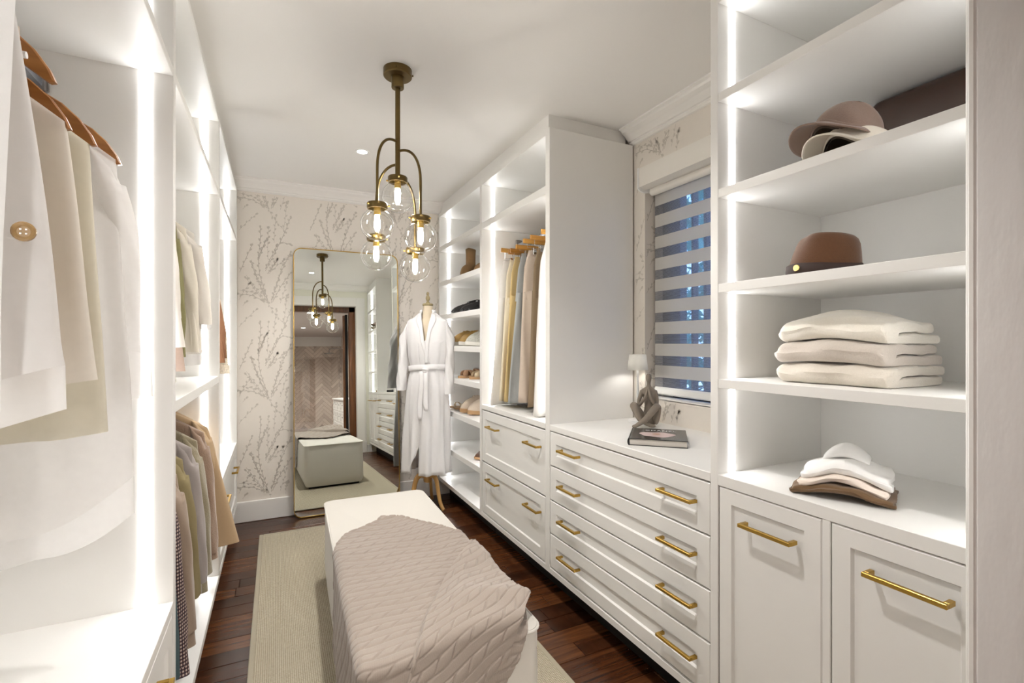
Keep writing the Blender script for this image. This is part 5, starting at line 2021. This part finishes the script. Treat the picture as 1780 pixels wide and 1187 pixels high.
def ufold(x0, x1, y0, y1, h, base=None, hump=0.0, seed=0, gap=.0016, nose=1.0, ny=34, single=False, back=0.0):
    """cloth folded once: rounded fold along x0, two layers open at x1; local coordinates, z from 0"""
    rg = np.random.default_rng(seed)
    ph = rg.uniform(0, 6, 6)
    base = base or (lambda u, v: 0.0)
    P = []                                    # outline in x, height fraction
    L = x1 - x0
    n = 18
    r = h / 2
    for k in range(n + 1):
        P.append((x1 - (L - r) * k / n, 0.0))
    for k in range(1, 12):
        a = -PI / 2 - PI * k / 12
        P.append((x0 + r + r * nose * math.cos(a), .5 + .5 * math.sin(a)))
    for k in range(n + 1):
        P.append((x0 + r + (L - r - back) * k / n, 1.0))
    xe = x1 - back
    P += [(xe + r * .20, .95), (xe + r * .32, .80), (xe + r * .30, .64), (xe + r * .1, .545)]
    if not single:
        for k in range(7):
            P.append((xe - (L - h * 1.1 - back) * k / 6, .5 + gap / h))
        for k in range(7):
            P.append((x0 + h * 1.1 + (L - h * 1.1) * k / 6, .5 - gap / h))
    P += [(x1 + r * .1, .455), (x1 + r * .32, .36), (x1 + r * .34, .20), (x1 + r * .2, .05)]
    rings = []
    W_ = y1 - y0
    ve = (h * .5) / W_
    vs_ = [0, .006, .014, .026, .045] + [.045 + (1 - ve - .045) * k / ny for k in range(1, ny)] + [1 - ve * (1 - math.sin(PI / 2 * k / 9)) for k in range(10)]
    for v in vs_:
        e = .78 + .22 * math.sqrt(max(0, 1 - (1 - min(1, v / .03)) ** 2))
        E = .06 + .94 * math.sqrt(max(0, 1 - (1 - min(1, (1 - v) / ve)) ** 2))
        ring = []
        for x, f in P:
            u = (x - x0) / L
            m = .25 if f < .5 else .75
            k = min(1, max(0, (u * L - r) / r)) if u * L < 2 * r else 1
            mm = .5 + (m - .5) * k
            ff = .5 + (mm + (f - mm) * e - .5) * E
            b = base(u, v)
            hh = ff * (h + hump * math.sin(PI * min(1, max(0, u))) ** .8 * math.sin(PI * v) ** .8)
            z = b + hh + (.0022 * math.sin(x * 42 + ph[0] + 3 * f) * math.sin(v * 11 + ph[1]) + .0012 * math.sin(x * 90 + v * 21)) * (f > .1)
            yy = y0 + (y1 - y0) * v + .004 * math.sin(u * 6 + ph[2] + 4 * (f > .5)) * (1 if v < .5 else -1)
            xx = x + (1 - E) * r * 1.1 * (1 - u) - (1 - E) * r * .8 * u + (1 - e) * r * 1.2 * (1 - u) ** 3 + .005 * math.sin(v * 6 + ph[3] + 2 * (f > .5)) + .003 * math.sin(v * 15 + ph[4])
            ring.append((xx, yy, max(z, base(u, v) * .999 + .0004)))
        rings.append(ring)
    return MB().loft(rings, True, True, True)


GK = 'wool jumpers stacked on the second shelf'
KX, KY, KZ = 1.336, .652, 1.1862


def jumper(label, m, dz, h, dx, dy, w, L, base, seed, hump, rz):
    g = localthing('folded_jumper', (KX + dx, KY + dy, KZ + dz), label, 'jumper', GK, rz)
    ufold(0, L, 0, w, h, base, hump, seed, nose=1.05, back=.012).build('folded_body', m, g, True, 35)
    return g


sag = lambda k: (lambda u, v: k * math.sin(PI * min(1, max(0, v * .92 + .02))) ** 1.3 * (.55 + .45 * math.sin(PI * min(1, max(0, u)))))
jumper('ecru wool jumper, lowest of the three folded jumpers', 'wool3', 0, .052, .000, .000, .296, .275, None, 1, .012, R(1))
jumper('oatmeal wool jumper, middle of the three folded jumpers', 'wool2', .0535, .055, -.006, .012, .292, .268, sag(.013), 2, .010, R(-1))
jumper('cream wool jumper, topmost of the three folded jumpers', 'wool1', .110, .054, .002, .008, .286, .250, sag(.024), 3, .018, R(0))

GT = 'folded tops on the counter above the doors'
TXY = (1.363, .650)


def top_(label, m, dz, h, dx, dy, w, L, base, seed, hump, rz=R(24), cat='top', nm='folded_knit'):
    g = localthing(nm, (TXY[0] + dx * math.cos(rz) - dy * math.sin(rz), TXY[1] + dx * math.sin(rz) + dy * math.cos(rz), .8862 + dz), label, cat, GT, rz)
    ufold(0, L, 0, w, h, base, hump, seed, gap=.0010, ny=30, nose=1.0).build('folded_body', m, g, True, 35)
    return g


arch = lambda k, c=0: (lambda u, v: k * math.sin(PI * min(1, max(0, v))) ** 1.4 * (1 - .25 * u) + c)
top_('camel brown knit top, lowest of the small folded stack', 'camel', .0, .019, 0, 0, .226, .185, arch(.020), 7, .004)
top_('pale blush cotton top in the middle of the small stack', 'blushcot', .0195, .017, .012, .012, .200, .170, arch(.026), 8, .004)
f3 = top_('white jersey turtleneck on top of the small folded stack', 'jersey', .0370, .030, .022, .006, .198, .160, arch(.026), 9, .012)
rr = []
for j in range(17):
    t = j / 16
    yy = .048 + .105 * t
    ring = []
    for k in range(26):
        a = 2 * PI * k / 26
        e = math.sin(PI * min(1, max(0, t * .94 + .03))) ** .45
        ring.append((.105 + .058 * math.cos(a) * (.75 + .25 * e), yy, .052 + .018 * math.sin(PI * t) + .026 * e * (math.sin(a) if math.sin(a) > 0 else .35 * math.sin(a))))
    rr.append(ring)
MB().loft(rr, True, True, True).build('turtleneck_collar', 'jersey', f3, True, 0)

# felt hat
hx, hy_ = 1.405, .846
ha = thing('felt_hat', (hx, hy_, 1.486), 'rust brown felt hat with dark ribbon and gold pin', 'hat')
cw = MB()
rings = []
K = 48
prof = [(.0, 1.0), (.10, 1.0), (.32, .985), (.60, .97), (.82, .945), (.93, .905), (.985, .85), (1.0, .74), (.995, .50), (.965, .25), (.955, .05)]
Hh = .112
for t, r_ in prof:
    ring = []
    for k in range(K):
        a = 2 * PI * k / K
        lx, ly = .094 * math.cos(a), .080 * math.sin(a)
        pinch = 1 - .46 * t ** 1.6 * math.exp(-((a - PI - .15) / .95) ** 2)
        zz = Hh * t - .022 * math.exp(-(ly / .030) ** 2) * max(0, t - .9) / .1 * (1 if r_ < .8 else 0) + .010 * t * math.cos(a + 2.6)
        ring.append((hx + (lx * .79 + ly * .61) * r_ * pinch, hy_ + (lx * -.61 + ly * .79) * r_ * pinch, 1.487 + zz))
    rings.append(ring)
cw.loft(rings, True, True, True)
cw.build('crown', 'felt', ha, True, 0)
bn = MB()
rings = []
for t, e in ((.005, 1.0), (.01, 1.022), (.15, 1.024), (.29, 1.018), (.30, .99)):
    ring = []
    for k in range(K):
        a = 2 * PI * k / K
        r_ = np.interp(t, [0, .10, .32], [1.0, 1.0, .985]) * e
        lx, ly = .094 * math.cos(a) * r_, .080 * math.sin(a) * r_
        ring.append((hx + lx * .79 + ly * .61, hy_ + lx * -.61 + ly * .79, 1.487 + Hh * t + .004 * math.sin(a * 2 + 1) * (t / .3) + .0012 * math.sin(a * 9) * t))
    rings.append(ring)
bn.loft(rings, True)
bn.build('ribbon_band', 'band', ha, True, 0)
br = MB()
br.lathe([(.80, 0), (1.0, 0), (1.10, .002), (1.13, .006), (1.10, .005), (1.0, .004), (.8, .004)], 0, 0, K, False, False)
br.v = [(hx + (p[0] * .090 * .79 + p[1] * .078 * .61), hy_ + (-p[0] * .090 * .61 + p[1] * .078 * .79), 1.4865 + p[2]) for p in br.v]
br.build('brim', 'felt', ha, True, 0)
pinp = Vector((hx, hy_, 0)) + Vector((-.985, -.10, 0)).normalized() * 0
dirp = Vector((-.97, .10, 0)).normalized()
pm = MB()
pm.lathe([(.0, .004), (.0085, .004), (.0095, .002), (.0095, 0), (.0, 0)], 0, 0, 24, False, False)
pm.xf(Matrix.Translation((hx - .0925, hy_ + .018, 1.510)) @ dirp.to_track_quat('Z', 'Y').to_matrix().to_4x4())
pm.build('gold_pin', 'gold', ha, True)


# two caps lying together
def cap(name, label, cx_, cy_, z, m, lin, sc, rz, arch_h, squash=1.0, ribs=0, slump=0.0, seed=0, rise=0.0, pw=.5, skew=(0.0, 0.0)):
    """peak points to local -x and arches up off the shelf; open underneath"""
    c = localthing(name, (cx_, cy_, z), label, 'cap', 'caps on the upper shelf', rz)
    K = 56
    rg = np.random.default_rng(seed)
    ph = rg.uniform(0, 6, 4)

    def lift(a):
        return arch_h * math.exp(-((a - PI) / .75) ** 2) + rise
    rings = []
    for j in range(15):
        t = j / 14
        a0 = PI / 2 * t
        ring = []
        for k in range(K):
            a = 2 * PI * k / K
            r_ = .086 * sc * math.cos(a0) ** pw if t < 1 else .001
            wr = 1 + .035 * math.sin(a * 5 + ph[0] + j * .4) * math.sin(PI * t) + ribs * .010 * math.sin(a * 34) * math.sin(PI * t)
            b = lift(a) * (1 - t)
            zz = b + .092 * sc * squash * math.sin(a0) + slump * math.sin(a0) * math.exp(-((a - 2.2) / .7) ** 2) * math.cos(a0) + .004 * math.sin(a * 3 + ph[1]) * math.sin(PI * t) * (1 - t)
            ring.append((r_ * math.cos(a) * wr + .010 * t + skew[0] * t * t, r_ * .86 * math.sin(a) * wr + skew[1] * t * t, zz))
        rings.append(ring)
    ins = [[(p[0] * .95, p[1] * .95, max(.0006, p[2] - .005)) for p in r_] for r_ in rings]
    MB().loft(rings, True, False, True).build('crown', m, c, True, 0)
    MB().loft(ins, True, False, True).build('lining', lin, c, True, 0)
    bd_ = []
    for w, dz in ((1.0, 0.0), (1.022, .004), (1.016, .017), (.985, .019)):
        bd_.append([(p[0] * w, p[1] * w, p[2] + dz) for p in rings[0]])
    MB().loft(bd_, True).build('sweatband', m, c, True, 0)
    rr = []
    n = 30
    for j in range(10):
        t = j / 9
        row = []
        for k in range(n + 1):
            a = PI + R(-80 + 160 * k / n)
            q = math.cos(a - PI)
            r_ = .086 * sc + .062 * sc * t * max(0, q) ** .8
            zz = lift(a) + .012 * (1 - t) - .004 * t * t - .004 * (1 - q) * t
            row.append((r_ * math.cos(a), r_ * math.sin(a) * .88, max(zz, .0015)))
        rr.append(row)
    b = MB().loft(rr, False).build('peak', m, c, True, 0)
    sm = b.modifiers.new('thickness', 'SOLIDIFY')
    sm.thickness = .004
    return c


cap('peaked_cap', 'ivory canvas cap with curved peak lying under the corduroy cap', 1.385, .742, 1.7850, 'capcan', 'caplin', 1.0, R(-12), .050, squash=.80, seed=2)
cap('corduroy_cap', 'mauve brown corduroy cap slumped over the ivory cap', 1.383, .772, 1.7990, 'cord', 'caplin', 1.02, R(-16), .040, squash=1.32, ribs=1, slump=.010, seed=5, rise=.036, pw=1.25, skew=(-.020, -.055))

# glossy brown case and the white socket box behind the caps
gb = thing('glossy_case', (1.70, .60, 1.785), 'glossy dark brown curved case at back of the upper shelf', 'case')
rr = []
for y_, s in ((.862, .90), (.858, .965), (.850, .99), (.835, 1.0), (.45, 1.0), (.436, .97)):
    ring = []
    for k in range(40):
        a = 2 * PI * k / 40
        c, sn_ = math.cos(a), math.sin(a)
        ring.append((1.715 + .052 * math.copysign(abs(c) ** .55, c) * s, y_, 1.920 + .134 * math.copysign(abs(sn_) ** .45, sn_) * s))
    rr.append(ring)
MB().loft(rr, True, True, True).build('shell', 'patent', gb, True, 50)
bx('edge_strip', gb, (1.735, 1.772, .866, .884, 1.786, 2.055), 'lilac', .002)
jb = thing('socket_box', (1.765, .93, 1.90), 'small white wall socket box behind the caps', 'socket')
MB().box(1.755, 1.775, .905, .985, 1.915, 1.985, .005).build('box', 'white', jb)
MB().box(1.752, 1.7555, .915, .975, 1.925, 1.975, .0015).build('face_plate', 'trim', jb)

# ------------------------------------------------------------------ bathroom seen in the mirror
BX0, BX1, BYB, BCE = -1.3, 1.55, -5.5, 2.33
struct('floor_bathroom', MB().box(BX0, BX1, BYB, 0.17, -.06, 0), 'bathpaint')
struct('ceiling_bathroom', MB().box(BX0 - .1, BX1 + .1, BYB - .1, 0.2, BCE, BCE + .08), 'bathpaint')
wt_ = struct('wall_bathroom_back', MB().box(BX0, BX1, BYB - .1, BYB - .008, 0, BCE), 'grout')
struct('wall_bathroom_left', MB().box(BX0 - .1, BX0, BYB - .1, 0.2, 0, BCE), 'bathpaint')
wtr = struct('wall_bathroom_right', MB().box(BX1, BX1 + .1, BYB - .1, 0.2, 0, BCE), 'cheek')
struct('wall_bathroom_front', MB().box(BX0, DX0 - .02, .12, .2, 0, BCE).box(DX1 + .02, BX1, .12, .2, 0, BCE).box(DX0 - .02, DX1 + .02, .12, .2, DZ + .02, BCE), 'bathpaint')
tag(MB().box(BX0, BX1, BYB - .008, BYB + .02, 2.085, BCE).build('trim_7', 'white'), kind='structure')
# herringbone tiles on the shower wall
TL, TWd = .300, .075
tmesh = None
cnt = 0
c45 = math.sqrt(.5)
for k in range(-40, 41):
    for q in range(-14, 15):
        for kind in (0, 1):
            # zigzag columns: a flat and an upright tile meet at each step
            ox, oy = k * TWd + q * 2 * TL * .5, k * TWd - q * 2 * TL * .5
            if kind == 0:
                cxx, cyy, ro = ox + TL / 2, oy + TWd / 2, 0
            else:
                cxx, cyy, ro = ox + TWd / 2, oy + TWd + TL / 2, 90
            wx_, wz_ = (cxx - cyy) * c45 + .9, (cxx + cyy) * c45 + 1.3
            if not (-.05 < wx_ < BX1 + .10 and -.02 < wz_ < 2.16) or cnt >= 298:
                continue
            if tmesh is None:
                tmesh = MB().box(-TL / 2 + .003, TL / 2 - .003, -.006, .004, -TWd / 2 + .003, TWd / 2 - .003, .0015).build('tile', 'herring', wt_)
                tl_ = tmesh
            else:
                tl_ = clone(tmesh, wt_, (0, 0, 0))
            tl_.location = (wx_, BYB - .004, wz_)
            tl_.rotation_euler = (0, -R(45 + ro), 0)
            cnt += 1
# shower head
SHY = -4.6
sh = thing('rain_shower', (BX1, SHY, 1.95), 'round nickel rain shower on wall arm, seen in the mirror', 'shower')
MB().tube([(BX1 - .002, SHY, 1.95), (1.22, SHY, 1.95), (1.18, SHY, 1.94), (1.165, SHY, 1.915), (1.165, SHY, 1.855)], .012, 12).build('arm', 'nickel', sh, True)
MB().lathe([(.0, 1.855), (.03, 1.855), (.115, 1.840), (.115, 1.826), (.0, 1.826)], 1.165, SHY, 30, False, False).build('rose', 'nickel', sh, True)
MB().lathe([(.0, 0), (.03, 0), (.03, .012), (.0, .012)], 0, 0, 20, False, False).xf(Matrix.Translation((BX1 - .014, SHY, 1.95)) @ Matrix.Rotation(R(90), 4, 'Y')).build('wall_flange', 'nickel', sh, True)
gs = thing('shower_screen', (.2, -4.0, 0), 'clear glass shower screen in front of herringbone tiles, in mirror', 'screen')
MB().box(-.6, 1.30, -4.006, -3.996, .02, 1.70).build('glass_sheet', 'screen', gs)
MB().box(-.6, .80, -3.966, -3.956, .02, 1.66).build('glass_door', 'screen', gs)
MB().box(-.6, 1.30, -4.01, -3.95, .0, .02).build('bottom_channel', 'nickel', gs)
# vanity
va = thing('vanity', (1.3, -2.0, 0), 'white bathroom vanity with small drawers beyond the doorway, seen in mirror', 'vanity')
MB().box(1.09, BX1 - .004, -3.0, -1.0, .08, .745, .003).build('carcass', 'cab', va)
MB().box(1.07, BX1 - .004, -3.02, -.98, .745, .770, .003).build('top', 'white', va)
for iy in range(4):
    for iz in range(3):
        a = -2.98 + iy * .495
        z_ = .10 + iz * .213
        d = shaker('drawer', va, 1.085, -1, a, a + .475, z_, z_ + .200, .035)
        MB().box(1.056, 1.068, a + .17, a + .31, z_ + .125, z_ + .137, .002).build('pull', 'nickel', d)
BDN = [(0.54, -1.35), (0.54, -3.6)]
for x, y in BDN:
    t = thing('downlight', (x, y, BCE), 'bathroom ceiling downlight %s the doorway, seen in mirror' % ('nearer' if y > -2 else 'farther from'), 'downlight')
    MB().lathe([(.040, BCE - .0015), (.040, BCE - .0035)], x, y, 24).build('lens', 'disc', t)
